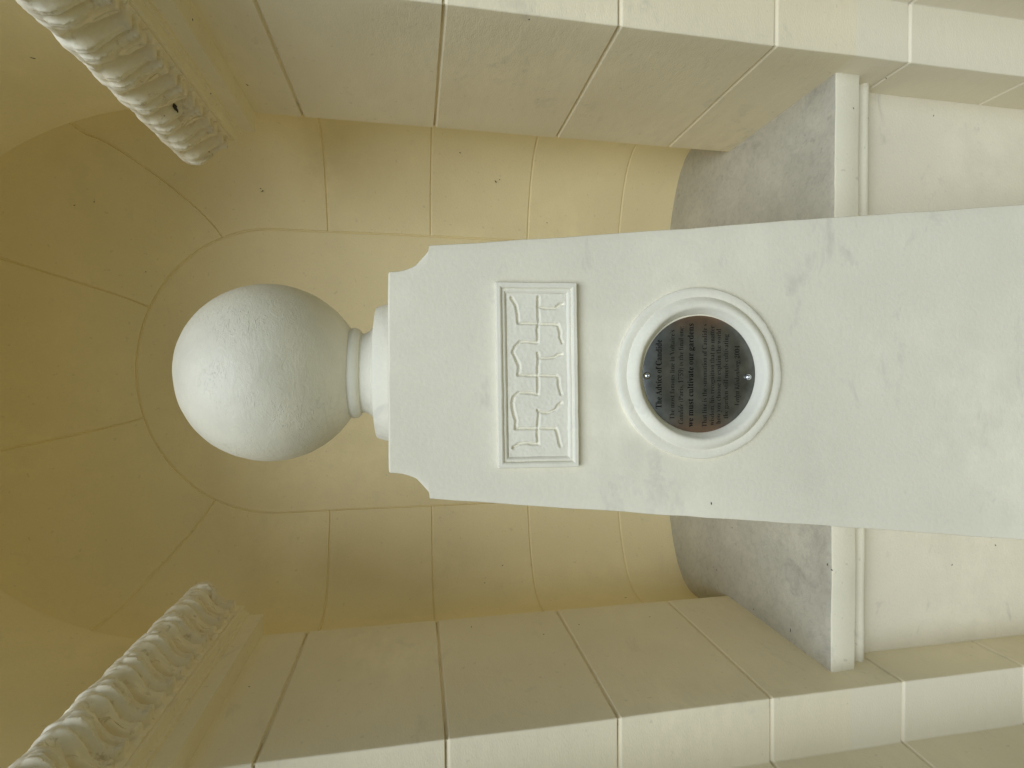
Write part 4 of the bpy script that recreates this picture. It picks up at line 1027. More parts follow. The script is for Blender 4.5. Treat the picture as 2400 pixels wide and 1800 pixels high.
    'ii': (289, '218 118 148 28 72 -3 46 1 27 14 14 34 10 61 11 75 15 94 19 113 24 128 75 312 80 333 84 351 87 365 88 380 75 407 39 415 38 415 37 423 83 429 134 436 181 444 211 450 124 129 118 103 116 81 122 61 142 53 177 74 213 122 236 579 218 566 196 562 174 566 155 578 143 597 139 619 143 641 155 660 174 672 196 676 218 672 236 659 249 641 253 619 249 597', '40 42 41 40 43 42 39 43 40 38 43 39 38 44 43 37 44 38 37 45 44 36 45 37 36 46 45 36 31 46 35 31 36 35 32 31 34 32 35 33 32 34 22 24 23 21 24 22 20 24 21 19 16 20 16 15 20 15 24 20 18 17 19 17 16 19 14 24 15 13 24 14 12 24 13 11 24 12 10 24 11 10 25 24 9 25 10 29 0 30 29 1 0 8 25 9 8 26 25 7 26 8 7 27 26 6 27 7 28 1 29 5 27 6 5 28 27 5 1 28 4 1 5 4 2 1 3 2 4'),
    'ie': (401, '306 122 230 28 129 -5 74 5 31 34 3 82 -7 146 -1 198 17 252 45 304 80 352 122 393 167 425 215 445 262 452 305 446 336 429 355 403 362 369 347 316 302 266 225 223 109 192 104 159 102 131 107 96 123 68 148 50 183 44 242 68 293 130 179 380 145 312 111 204 173 224 214 248 249 277 275 311 291 349 297 387 294 408 285 424 272 434 254 437 216 422', '13 15 14 13 16 15 12 43 13 43 16 13 12 44 43 42 16 43 41 16 42 41 17 16 11 44 12 40 17 41 11 31 44 39 17 40 39 18 17 10 31 11 38 18 39 10 32 31 38 19 18 9 32 10 37 19 38 37 20 19 9 33 32 36 20 37 8 33 9 35 20 36 35 21 20 7 33 8 34 21 35 33 21 34 33 22 21 7 22 33 6 22 7 6 23 22 6 24 23 5 24 6 5 25 24 29 0 30 29 1 0 5 26 25 4 26 5 4 27 26 28 1 29 4 28 27 4 1 28 3 1 4 3 2 1'),
    'r(': (323, '264 -219 127 -13 75 232 127 477 264 683 293 683 192 486 156 232 192 -22 293 -219', '3 5 4 3 6 5 3 7 6 2 7 3 1 7 2 1 8 7 0 8 1 0 9 8'),
    'rP': (622, '349 11 34 11 34 16 70 22 101 39 117 72 122 119 122 565 117 608 101 639 70 657 35 662 35 667 318 667 426 661 496 645 539 620 571 586 591 544 598 494 583 422 539 366 465 330 359 317 260 317 260 119 265 72 281 39 312 22 349 16 260 594 260 331 301 331 367 340 413 368 438 418 446 490 439 560 419 612 380 643 322 653 294 650 273 639 263 619', '11 13 12 11 14 13 10 14 11 10 40 14 40 15 14 9 40 10 9 41 40 39 15 40 9 42 41 39 16 15 38 16 39 9 43 42 8 43 9 38 17 16 8 30 43 37 17 38 7 30 8 7 31 30 37 18 17 6 31 7 36 18 37 36 19 18 36 20 19 35 20 36 35 21 20 34 21 35 33 21 34 33 22 21 32 22 33 6 24 31 24 32 31 24 22 32 24 23 22 6 25 24 5 25 6 5 26 25 5 27 26 4 27 5 3 27 4 3 28 27 2 28 3 2 29 28 1 29 2 1 0 29'),
    'r,': (219, '104 -53 106 17 69 34 58 66 71 98 104 111 147 89 165 26 138 -52 70 -97 70 -102', '4 6 5 3 6 4 3 7 6 2 7 3 1 7 2 1 8 7 0 8 1 0 9 8 9 10 0'),
    'r1': (559, '499 11 108 11 108 42 180 42 206 46 226 60 237 84 240 117 240 649 185 585 153 552 125 532 100 526 83 530 68 542 57 562 54 581 78 589 114 603 156 625 202 657 270 707 367 707 367 118 370 88 379 63 398 47 428 42 499 42', '20 22 21 20 8 22 8 23 22 19 8 20 19 9 8 7 23 8 18 9 19 17 9 18 16 9 17 16 10 9 15 10 16 14 10 15 14 11 10 13 11 14 13 12 11 7 24 23 6 24 7 6 25 24 5 25 6 5 26 25 4 26 5 4 27 26 3 27 4 1 3 2 1 27 3 1 28 27 1 0 28'),
    'r7': (559, '243 11 182 11 448 616 166 616 120 601 99 557 94 515 55 515 60 703 515 703 515 667', '7 4 8 4 3 8 3 9 8 3 10 9 3 2 10 2 0 10 1 0 2 7 5 4 7 6 5'),
    'r5': (559, '333 13 289 4 245 1 179 5 129 18 93 37 69 59 56 84 51 111 56 137 69 154 91 165 110 168 112 150 120 120 135 92 159 69 190 54 230 49 264 53 296 65 324 87 346 119 360 163 364 220 355 289 326 339 279 369 218 379 181 378 152 373 127 367 107 362 72 375 102 703 459 703 464 543 427 543 421 569 415 587 405 602 388 612 365 615 146 615 128 404 162 414 189 419 220 422 249 423 351 410 429 372 478 309 495 220 489 163 473 116 447 79 414 49 376 28', '33 43 34 43 35 34 43 42 35 42 41 35 41 40 35 40 36 35 33 44 43 39 36 40 38 36 39 37 36 38 47 49 48 46 49 47 45 49 46 44 49 45 44 50 49 33 28 44 28 50 44 33 29 28 27 50 28 33 30 29 32 31 33 31 30 33 27 51 50 26 51 27 25 51 26 25 52 51 24 52 25 23 52 24 23 53 52 11 13 12 10 13 11 22 53 23 22 54 53 9 13 10 9 14 13 8 14 9 8 15 14 21 54 22 21 55 54 7 15 8 7 16 15 20 55 21 6 16 7 20 56 55 6 17 16 19 56 20 5 17 6 5 18 17 18 56 19 18 57 56 5 57 18 4 57 5 4 0 57 3 0 4 3 1 0 2 1 3'),
    'r9': (559, '353 31 296 9 227 1 175 5 135 17 107 34 88 55 78 79 74 103 77 120 84 133 96 143 106 146 120 113 146 76 183 50 235 41 342 119 391 378 341 325 311 304 275 291 231 286 157 299 98 336 59 397 46 482 53 547 72 603 104 649 147 684 201 706 264 713 330 705 387 680 435 637 471 576 495 493 503 388 499 310 487 236 467 170 438 113 400 66 169 487 194 375 272 336 310 341 340 356 365 380 384 411 376 526 354 604 318 652 270 669 226 656 194 620 175 564', '31 33 32 30 33 31 30 34 33 29 54 30 54 34 30 54 35 34 29 55 54 53 35 54 29 56 55 52 35 53 28 56 29 52 36 35 28 57 56 51 36 52 27 57 28 51 37 36 27 44 57 26 44 27 50 37 51 50 38 37 26 45 44 25 45 26 49 38 50 24 45 25 49 18 38 18 39 38 48 18 49 48 19 18 17 39 18 24 46 45 47 19 48 46 19 47 23 46 24 23 19 46 23 20 19 17 40 39 23 21 20 22 21 23 17 41 40 17 42 41 11 13 12 10 13 11 9 13 10 8 13 9 16 42 17 8 14 13 16 43 42 7 14 8 6 14 7 6 15 14 16 0 43 5 15 6 5 16 15 5 0 16 4 0 5 4 1 0 3 1 4 3 2 1'),
    'r)': (323, '59 683 196 477 248 232 196 -13 59 -219 30 -219 131 -22 167 232 131 486 30 683', '8 0 9 8 1 0 7 1 8 7 2 1 6 2 7 6 3 2 6 4 3 5 4 6'),
    'r:': (219, '143 17 109 3 75 17 61 51 75 85 109 99 143 85 157 51 143 364 109 350 75 364 61 398 75 432 109 446 143 432 157 398', '12 14 13 11 14 12 11 15 14 10 15 11 10 8 15 9 8 10 4 6 5 3 6 4 3 7 6 2 7 3 2 0 7 1 0 2'),
    'bw': (647, '212 -21 178 -21 19 392 12 408 5 419 -5 427 -22 433 -22 468 212 468 212 432 191 429 182 426 178 420 176 411 176 404 178 397 180 388 184 378 248 205 308 350 293 394 286 414 278 425 268 430 244 434 244 468 487 468 487 432 454 424 446 410 446 407 447 401 448 396 449 392 501 228 563 383 568 398 570 410 568 419 562 425 550 429 524 434 524 468 669 468 669 434 648 429 637 420 628 404 619 382 457 -21 426 -21 331 275', '6 8 7 6 9 8 24 26 25 24 27 26 41 43 42 41 44 43 41 45 44 40 45 41 23 27 24 5 9 6 23 28 27 5 10 9 22 28 23 39 45 40 39 46 45 5 11 10 4 11 5 4 12 11 21 28 22 38 46 39 21 29 28 4 13 12 38 47 46 3 13 4 37 47 38 20 29 21 3 14 13 36 47 37 20 30 29 2 14 3 20 31 30 2 15 14 36 48 47 20 32 31 35 48 36 2 16 15 20 33 32 19 33 20 1 16 2 19 34 33 1 17 16 34 48 35 34 49 48 1 18 17 18 51 19 51 34 19 18 0 51 50 34 51 50 49 34 1 0 18'),
    'bm': (825, '270 -6 21 -6 21 29 49 34 62 42 69 57 72 83 72 377 70 402 63 419 51 428 22 433 22 468 224 468 224 408 277 459 353 480 439 458 478 398 539 458 622 480 723 439 756 316 756 83 758 58 764 42 776 34 804 29 804 -6 556 -6 556 29 583 34 595 43 602 58 604 83 604 323 602 358 596 381 584 393 562 398 523 386 489 351 489 83 491 58 497 43 509 34 536 29 536 -6 291 -6 291 29 318 34 330 43 337 58 339 83 339 323 337 357 331 381 319 393 297 398 257 385 224 348 224 83 226 58 232 43 243 34 270 29', '19 21 20 15 17 16 11 13 12 11 14 13 14 17 15 18 21 19 14 18 17 18 39 21 39 38 21 38 22 21 10 14 11 9 14 10 8 14 9 8 18 14 7 58 8 58 18 8 58 39 18 58 40 39 7 59 58 57 40 58 37 22 38 56 40 57 56 41 40 7 60 59 36 22 37 55 41 56 6 60 7 35 22 36 54 41 55 54 42 41 6 61 60 34 22 35 53 42 54 34 23 22 5 61 6 52 42 53 33 23 34 52 43 42 33 24 23 5 62 61 5 63 62 51 43 52 32 24 33 51 44 43 32 25 24 4 63 5 4 64 63 50 44 51 31 25 32 50 45 44 31 26 25 3 64 4 3 65 64 49 45 50 30 26 31 49 46 45 30 27 26 2 65 3 1 65 2 30 28 27 48 46 49 29 28 30 48 47 46 1 0 65'),
    'bu': (558, '280 0 239 -16 195 -21 134 -11 92 22 69 74 62 144 62 369 60 398 53 417 41 428 11 433 11 468 217 468 217 110 220 89 229 73 243 63 263 59 302 70 334 101 334 369 331 400 324 418 310 428 276 433 276 468 488 468 488 104 491 77 498 62 511 54 542 49 542 14 447 5 334 -23 334 44 316 24', '11 13 12 11 10 13 10 9 13 9 14 13 25 27 26 25 24 27 24 23 27 23 28 27 22 28 23 8 14 9 21 28 22 7 14 8 6 14 7 20 28 21 5 14 6 5 15 14 20 29 28 19 29 20 5 16 15 19 30 29 4 16 5 4 17 16 18 30 19 4 18 17 18 31 30 4 36 18 36 31 18 36 32 31 36 33 32 4 37 36 35 34 36 34 33 36 4 0 37 3 0 4 3 1 0 2 1 3'),
    'bs': (429, '344 23 291 -10 225 -21 180 -15 127 3 118 6 110 7 93 1 79 -19 47 -19 47 163 83 163 104 104 133 62 169 37 209 28 240 32 262 44 275 63 280 87 267 122 229 151 156 188 110 216 76 248 56 286 49 328 60 388 92 437 143 470 210 481 228 480 248 476 271 471 297 464 303 463 308 461 313 460 316 460 328 464 340 481 369 481 369 324 336 324 315 375 288 408 257 428 222 435 196 431 177 421 166 405 162 386 166 366 176 350 194 335 221 320 288 287 333 260 364 229 383 190 389 141 378 74', '29 31 30 39 41 40 39 42 41 29 32 31 29 33 32 29 34 33 28 34 29 38 42 39 28 35 34 28 36 35 28 37 36 28 38 37 28 47 38 47 46 38 46 45 38 45 42 38 27 48 28 48 47 28 27 49 48 27 50 49 44 42 45 27 51 50 26 51 27 26 52 51 43 42 44 26 53 52 26 54 53 26 55 54 25 55 26 25 56 55 25 57 56 24 57 25 24 58 57 23 58 24 23 59 58 22 59 23 22 60 59 21 60 22 9 11 10 9 12 11 20 60 21 20 61 60 19 61 20 9 13 12 18 61 19 18 0 61 17 0 18 9 14 13 16 0 17 9 7 14 7 6 14 6 15 14 15 0 16 6 0 15 6 1 0 5 1 6 4 1 5 3 1 4 9 8 7 3 2 1'),
    'bt': (340, '340 100 275 9 185 -20 130 -12 93 11 73 51 66 106 66 409 24 409 24 449 81 505 126 553 162 597 189 637 221 637 221 468 315 468 315 409 221 409 221 122 223 96 228 79 236 69 250 66 278 78 305 119', '12 14 13 12 15 14 11 15 12 10 15 11 9 15 10 9 16 15 9 17 16 8 17 9 7 17 8 6 18 7 18 17 7 6 19 18 6 20 19 24 0 25 5 20 6 24 1 0 5 21 20 5 22 21 23 1 24 5 23 22 5 1 23 4 1 5 3 1 4 3 2 1'),
    'bl': (297, '274 -6 21 -6 21 29 50 34 63 42 69 57 72 83 72 592 70 619 65 635 54 644 24 649 24 684 227 684 227 83 229 58 235 43 246 34 274 29', '11 13 12 11 10 13 10 9 13 9 8 13 8 14 13 7 14 8 6 14 7 5 14 6 5 15 14 5 16 15 4 16 5 4 17 16 3 17 4 3 18 17 2 18 3 1 18 2 1 0 18'),
    'br': (428, '300 -6 21 -6 21 29 50 34 63 42 69 57 72 83 72 375 70 405 64 420 53 428 24 432 25 468 223 468 223 395 241 421 275 453 311 473 347 480 386 474 414 457 431 430 437 396 432 368 418 345 397 330 369 325 344 328 327 339 314 353 303 368 293 378 281 381 264 375 246 356 233 326 228 286 228 83 231 57 241 42 260 34 300 29', '17 19 18 17 20 19 16 20 17 11 13 12 11 10 13 10 14 13 16 21 20 15 21 16 15 22 21 9 14 10 14 22 15 8 14 9 7 14 8 14 23 22 7 32 14 32 23 14 7 33 32 31 23 32 30 23 31 7 34 33 6 34 7 29 23 30 29 24 23 6 35 34 28 24 29 28 25 24 27 25 28 27 26 25 6 36 35 6 37 36 6 38 37 5 38 6 4 38 5 4 39 38 4 40 39 3 40 4 3 41 40 2 41 3 2 0 41 1 0 2'),
    'bg': (487, '409 -173 328 -205 217 -215 131 -208 68 -186 28 -152 15 -111 37 -64 91 -37 47 -5 29 45 36 82 59 114 96 143 140 165 58 220 27 315 34 362 54 402 86 435 128 460 178 475 234 480 293 475 348 459 478 459 478 393 409 393 431 356 440 303 434 260 416 222 388 190 351 167 306 152 256 147 245 147 233 148 222 149 211 149 189 146 171 136 160 122 156 107 169 87 211 79 261 79 332 76 387 66 428 48 455 23 471 -12 476 -55 459 -122 190 220 208 198 234 191 261 198 278 220 288 258 291 314 288 370 278 408 261 429 234 436 207 429 190 408 180 370 176 314 180 258 144 -149 182 -162 239 -167 350 -149 386 -97 381 -79 368 -67 343 -60 305 -57 146 -57 123 -80 115 -108 122 -129', '21 23 22 20 23 21 20 24 23 19 24 20 19 25 24 19 64 25 64 26 25 19 65 64 63 26 64 18 65 19 62 26 63 18 66 65 61 27 62 27 26 62 18 67 66 17 67 18 61 28 27 60 28 61 17 68 67 16 68 17 60 29 28 15 68 16 15 69 68 59 29 60 59 30 29 59 31 30 15 54 69 58 31 59 58 32 31 14 54 15 14 55 54 57 32 58 14 56 55 56 32 57 14 32 56 14 33 32 14 34 33 13 39 14 39 34 14 39 38 34 38 35 34 13 40 39 37 35 38 36 35 37 13 41 40 12 41 13 12 42 41 12 43 42 11 43 12 11 44 43 11 45 44 10 45 11 10 46 45 10 47 46 10 48 47 10 49 48 10 50 49 9 50 10 9 51 50 8 51 9 8 52 51 7 79 8 79 52 8 79 78 52 78 77 52 77 76 52 76 53 52 7 80 79 6 80 7 75 53 76 74 53 75 6 81 80 73 53 74 6 82 81 5 82 6 73 0 53 5 70 82 5 71 70 72 0 73 4 71 5 4 72 71 4 0 72 4 1 0 3 1 4 3 2 1'),
    'rC': (697, '650 132 538 31 381 -5 290 6 210 39 143 91 93 161 61 244 50 340 61 434 93 517 144 586 212 638 293 671 386 682 458 673 543 645 560 639 578 637 615 650 631 682 639 682 639 470 632 470 594 548 538 614 470 657 393 672 249 586 203 337 254 103 412 24 477 32 538 57 596 97 639 142', '19 21 20 19 22 21 13 15 14 13 27 15 27 16 15 13 28 27 26 16 27 12 28 13 25 16 26 18 22 19 25 17 16 25 18 17 11 28 12 25 24 18 24 22 18 11 29 28 10 29 11 23 22 24 9 29 10 8 29 9 7 29 8 7 30 29 6 30 7 5 30 6 34 0 35 34 1 0 5 31 30 33 1 34 4 31 5 32 1 33 3 31 4 31 1 32 31 2 1 3 2 31'),
    'rd': (551, '343 86 274 13 207 -4 162 3 122 24 88 58 62 103 46 158 40 219 46 289 64 349 91 398 128 434 170 456 217 463 276 450 343 393 343 598 338 628 323 649 297 661 273 664 273 667 464 667 464 112 466 79 474 54 493 38 515 33 515 26 436 19 343 -1 183 82 211 44 255 31 282 37 308 53 329 78 343 111 343 362 333 389 314 410 288 424 258 429 213 416 184 377 169 314 164 228 169 144', '21 23 22 21 20 23 20 19 23 19 18 23 18 24 23 17 24 18 16 24 17 13 15 14 12 15 13 12 43 15 43 42 15 42 41 15 41 16 15 11 43 12 11 44 43 11 45 44 40 16 41 10 45 11 40 24 16 39 24 40 10 46 45 38 24 39 9 46 10 9 47 46 8 47 9 8 48 47 7 48 8 6 48 7 6 32 48 38 25 24 37 0 38 0 25 38 5 32 6 37 1 0 31 25 0 5 33 32 31 26 25 36 1 37 4 33 5 31 27 26 35 1 36 4 34 33 31 30 27 30 28 27 34 1 35 30 29 28 4 1 34 3 1 4 3 2 1'),
    'rw': (647, '201 -4 190 -4 35 398 27 416 17 431 4 442 -5 445 -5 451 195 451 195 447 186 446 171 440 162 427 159 412 160 402 161 393 164 383 168 372 248 159 326 350 309 400 301 422 290 438 274 447 261 449 261 451 470 451 470 446 443 439 429 414 429 405 430 399 431 393 432 387 499 178 579 377 585 394 587 410 583 427 572 439 554 446 541 448 541 451 652 451 652 448 640 445 624 430 613 411 603 388 446 -4 438 -4 333 325', '6 8 7 6 9 8 24 26 25 24 27 26 41 43 42 41 44 43 23 27 24 40 44 41 40 45 44 22 27 23 6 10 9 39 45 40 22 28 27 6 11 10 5 11 6 39 46 45 4 11 5 4 12 11 38 46 39 22 29 28 21 29 22 3 12 4 38 47 46 3 13 12 37 47 38 20 29 21 2 13 3 20 30 29 2 14 13 37 48 47 36 48 37 20 31 30 2 15 14 19 31 20 19 32 31 1 15 2 35 48 36 1 16 15 19 33 32 35 49 48 19 34 33 1 17 16 34 49 35 1 18 17 18 51 19 51 34 19 18 0 51 50 34 51 50 49 34 1 0 18'),
    'rc': (437, '407 90 333 21 231 -4 181 3 135 25 96 60 66 106 47 161 40 223 47 289 69 347 104 396 148 433 201 456 260 464 321 457 366 435 393 404 402 365 398 344 389 328 373 319 353 315 316 330 303 374 303 380 304 388 305 396 305 406 292 441 250 454 178 408 156 279 165 181 195 107 242 61 304 46 360 59 404 93', '13 15 14 13 30 15 30 16 15 12 30 13 12 31 30 29 16 30 28 16 29 28 17 16 11 31 12 11 32 31 27 17 28 27 18 17 26 18 27 10 32 11 25 18 26 24 18 25 23 18 24 23 19 18 9 32 10 23 20 19 22 20 23 22 21 20 8 32 9 8 33 32 7 33 8 7 34 33 6 34 7 6 35 34 5 35 6 37 0 38 37 1 0 5 36 35 4 36 5 36 1 37 4 1 36 3 1 4 3 2 1'),
    'rg': (487, '399 -159 324 -188 217 -198 134 -191 77 -171 43 -143 33 -112 50 -76 123 -40 61 6 46 46 52 75 71 102 105 128 174 163 72 231 44 317 50 357 68 392 97 421 135 444 181 458 234 463 290 458 345 442 461 442 461 410 380 410 415 350 423 303 418 265 402 231 377 203 343 182 303 169 256 164 245 164 234 165 223 166 210 166 184 162 160 149 144 130 138 104 158 71 209 62 261 62 330 59 382 49 418 34 441 12 454 -16 459 -54 444 -114 174 212 198 183 234 174 271 183 294 212 305 256 308 314 305 373 294 416 271 444 234 453 198 444 175 416 163 373 159 314 163 255 135 -164 179 -179 239 -184 360 -164 404 -100 397 -70 377 -52 346 -43 305 -40 140 -40 108 -71 98 -108 107 -139', '21 23 22 20 64 21 64 23 21 64 24 23 20 65 64 63 24 64 20 66 65 62 24 63 19 66 20 62 25 24 62 26 25 18 66 19 18 67 66 61 27 62 27 26 62 61 28 27 17 67 18 17 68 67 60 28 61 16 68 17 60 29 28 15 68 16 59 29 60 15 69 68 59 30 29 59 31 30 58 31 59 15 54 69 58 32 31 14 54 15 57 32 58 14 55 54 57 33 32 56 33 57 14 56 55 56 34 33 14 39 56 39 34 56 39 38 34 38 35 34 14 40 39 37 35 38 36 35 37 13 40 14 13 41 40 13 42 41 13 43 42 12 43 13 12 44 43 11 44 12 10 44 11 10 45 44 10 46 45 10 47 46 10 48 47 10 49 48 9 49 10 9 50 49 9 51 50 8 51 9 8 78 51 78 77 51 77 52 51 7 79 8 79 78 8 7 80 79 76 52 77 75 52 76 75 53 52 74 53 75 7 81 80 6 81 7 73 53 74 6 82 81 5 82 6 73 0 53 5 70 82 4 70 5 73 1 0 4 71 70 72 1 73 3 71 4 3 72 71 3 1 72 3 2 1'),
    'ry': (447, '137 -185 110 -195 78 -198 47 -193 23 -178 7 -155 1 -125 5 -104 15 -86 32 -74 53 -70 73 -73 87 -82 97 -95 100 -114 100 -116 100 -120 99 -125 99 -132 106 -152 129 -159 154 -147 179 -116 192 -95 203 -70 212 -42 221 -6 64 377 55 398 46 415 38 427 30 437 15 445 -4 448 4 448 4 451 230 451 230 447 215 446 196 441 184 428 180 410 181 402 182 394 185 386 188 378 276 146 353 355 359 371 362 385 364 397 365 409 361 428 347 441 327 446 313 447 313 451 435 451 435 446 422 442 404 425 390 399 376 365 231 -32 206 -92 183 -137 160 -166', '34 36 35 34 37 36 55 57 56 55 58 57 32 34 33 32 37 34 54 58 55 32 38 37 53 58 54 32 39 38 53 59 58 31 39 32 53 60 59 31 40 39 52 60 53 30 40 31 30 41 40 51 60 52 29 41 30 51 61 60 28 41 29 28 42 41 50 61 51 28 43 42 50 62 61 27 43 28 49 62 50 27 44 43 27 45 44 48 62 49 27 46 45 26 46 27 47 62 48 47 63 62 46 63 47 26 63 46 25 63 26 25 64 63 24 64 25 23 64 24 9 11 10 9 12 11 8 12 9 8 13 12 7 13 8 23 65 64 22 65 23 7 14 13 6 14 7 6 15 14 6 16 15 21 65 22 6 17 16 6 18 17 5 18 6 5 19 18 21 66 65 20 66 21 5 20 19 4 20 5 4 66 20 4 0 66 3 0 4 3 1 0 2 1 3'),
    'rx': (475, '164 11 18 11 18 15 57 34 100 77 196 202 73 399 43 433 17 444 17 451 240 451 240 447 213 443 197 419 202 401 212 381 272 287 342 376 355 395 360 415 356 432 343 442 325 447 310 448 310 451 452 451 452 448 414 430 370 385 282 275 425 48 434 35 444 24 457 15 464 14 464 11 242 11 242 14 252 14 270 19 283 29 287 45 282 68 267 94 206 189 136 97 121 73 114 50 130 20 169 11 164 11', '8 10 9 8 11 10 23 25 24 23 26 25 22 26 23 22 27 26 8 12 11 21 27 22 7 12 8 7 13 12 20 27 21 6 13 7 19 27 20 19 28 27 6 14 13 18 28 19 6 15 14 5 15 6 17 28 18 17 29 28 5 16 15 16 29 17 5 29 16 5 30 29 4 44 5 44 30 5 4 45 44 43 30 44 4 46 45 42 30 43 3 46 4 3 47 46 41 30 42 3 48 47 41 31 30 40 31 41 40 32 31 2 48 3 39 32 40 39 33 32 2 49 48 38 33 39 38 34 33 1 50 2 50 49 2 37 34 38 37 35 34 36 35 37 1 0 50'),
    'rp': (553, '283 -196 37 -196 37 -194 49 -192 67 -183 79 -170 86 -153 88 -129 89 -95 89 362 87 402 78 428 59 443 40 448 40 451 202 451 202 362 274 444 344 464 389 457 429 435 463 401 488 355 505 300 510 238 504 171 488 112 461 63 427 26 385 4 338 -4 277 11 209 73 209 -86 211 -122 215 -150 226 -172 244 -185 266 -191 283 -193 209 99 242 48 291 30 337 44 366 83 382 146 387 230 383 312 369 374 342 412 296 426 247 407 209 354', '17 19 18 17 20 19 13 15 14 13 12 15 12 16 15 16 51 17 51 50 17 50 20 17 11 16 12 50 21 20 10 16 11 49 21 50 48 21 49 16 52 51 9 16 10 48 22 21 47 22 48 8 16 9 8 52 16 47 23 22 8 40 52 46 23 47 46 24 23 46 25 24 45 25 46 45 26 25 44 26 45 44 27 26 8 32 40 32 41 40 43 27 44 8 33 32 31 41 32 43 28 27 31 42 41 42 28 43 31 28 42 31 29 28 30 29 31 8 34 33 7 34 8 7 35 34 6 35 7 6 36 35 5 36 6 4 36 5 4 37 36 3 37 4 3 38 37 3 39 38 2 39 3 2 0 39 1 0 2'),
    'rv': (456, '231 -4 219 -4 67 373 54 402 42 425 24 442 7 446 7 451 233 451 233 449 231 449 194 441 181 413 182 403 183 396 275 151 361 372 368 391 371 407 352 440 314 447 314 451 443 451 443 447 424 440 405 422 391 398 377 366', '6 8 7 6 10 8 10 9 8 20 22 21 20 23 22 6 11 10 19 23 20 19 24 23 5 11 6 4 11 5 4 12 11 18 24 19 18 25 24 3 12 4 18 26 25 3 13 12 17 26 18 3 14 13 2 14 3 17 27 26 2 15 14 16 27 17 1 15 2 15 27 16 15 0 27 1 0 15'),
    'iV': (594, '127 -7 109 -7 135 548 131 592 113 626 83 647 51 654 51 662 333 662 333 653 310 651 286 643 270 630 260 612 258 600 256 586 254 567 252 545 234 156 533 527 550 549 564 570 574 590 577 615 558 645 515 653 515 662 704 662 704 653 708 653 677 648 651 631 627 606 599 575', '6 8 7 6 9 8 25 27 26 25 28 27 5 9 6 24 28 25 5 10 9 24 29 28 24 30 29 5 11 10 24 31 30 4 11 5 23 31 24 4 12 11 23 32 31 4 13 12 3 13 4 22 32 23 3 14 13 22 33 32 3 15 14 2 15 3 21 33 22 2 16 15 21 20 33 20 0 33 2 17 16 19 0 20 1 17 2 1 18 17 18 0 19 1 0 18'),
    'ir': (388, '91 9 -9 9 72 312 78 336 83 356 85 370 86 380 73 407 37 415 35 415 35 423 120 435 212 450 134 194 201 320 223 357 243 387 262 411 280 429 298 442 315 449 330 452 365 438 377 393 373 368 363 349 348 337 328 333 305 340 283 361 276 366 266 369 227 340 181 264 156 210 133 148 110 79', '20 22 21 11 13 12 19 22 20 18 22 19 18 23 22 10 7 11 7 6 11 6 13 11 17 23 18 9 8 10 8 7 10 16 23 17 16 24 23 15 31 16 31 24 16 5 13 6 4 13 5 15 32 31 30 24 31 30 25 24 29 25 30 28 25 29 14 32 15 3 13 4 28 26 25 14 33 32 27 26 28 2 13 3 13 33 14 1 13 2 13 34 33 13 35 34 1 35 13 1 36 35 1 0 36'),
    'il': (258, '133 25 97 3 59 -5 31 -1 11 12 -2 31 -6 59 -5 74 -3 90 1 106 6 124 124 551 134 593 138 618 125 646 88 654 87 654 86 662 183 676 260 689 109 130 106 118 103 104 100 91 99 79 105 59 125 51 160 72 197 119 203 115 168 64', '18 20 19 17 14 18 14 13 18 13 20 18 16 15 17 15 14 17 12 20 13 11 20 12 10 20 11 10 21 20 9 21 10 27 29 28 9 22 21 27 30 29 8 22 9 8 23 22 8 24 23 7 24 8 7 25 24 6 25 7 26 30 27 26 0 30 5 25 6 5 26 25 5 0 26 4 0 5 4 1 0 3 1 4 3 2 1'),
    'iy': (419, '25 -174 -11 -194 -44 -200 -72 -196 -93 -185 -106 -168 -110 -148 -106 -129 -96 -114 -80 -104 -61 -100 -42 -104 -16 -117 10 -131 30 -136 46 -132 62 -122 78 -108 94 -90 108 -70 121 -49 129 -28 132 -9 131 12 127 45 121 87 113 135 104 185 95 235 85 281 75 319 65 351 57 376 50 394 43 406 24 419 -1 421 -5 421 -5 430 12 432 35 435 56 439 73 443 103 450 123 452 140 435 158 376 168 328 181 268 195 195 216 84 292 235 314 314 306 340 284 361 265 379 259 400 263 421 273 437 290 448 312 452 334 448 350 437 360 419 364 394 361 367 350 329 333 282 310 230 283 173 252 114 217 55 181 -2 142 -56 103 -103 63 -144', '59 61 60 43 45 44 42 45 43 58 61 59 58 62 61 41 45 42 40 45 41 57 62 58 57 63 62 40 46 45 39 46 40 38 46 39 37 36 38 36 35 38 35 46 38 56 63 57 56 64 63 34 46 35 33 46 34 55 64 56 32 46 33 55 65 64 54 65 55 31 46 32 31 47 46 54 66 65 53 66 54 30 47 31 52 66 53 52 67 66 30 48 47 29 48 30 51 67 52 51 68 67 28 48 29 28 49 48 50 68 51 27 49 28 50 69 68 27 50 49 26 50 27 50 70 69 25 50 26 50 71 70 24 50 25 24 71 50 24 72 71 23 72 24 22 72 23 22 73 72 21 73 22 20 73 21 19 73 20 19 74 73 18 74 19 17 74 18 9 11 10 17 75 74 8 11 9 8 12 11 16 75 17 7 12 8 7 13 12 15 75 16 6 13 7 6 14 13 14 75 15 6 75 14 6 0 75 5 0 6 4 0 5 4 1 0 3 1 4 3 2 1'),
    'i ': (230, '', ''),
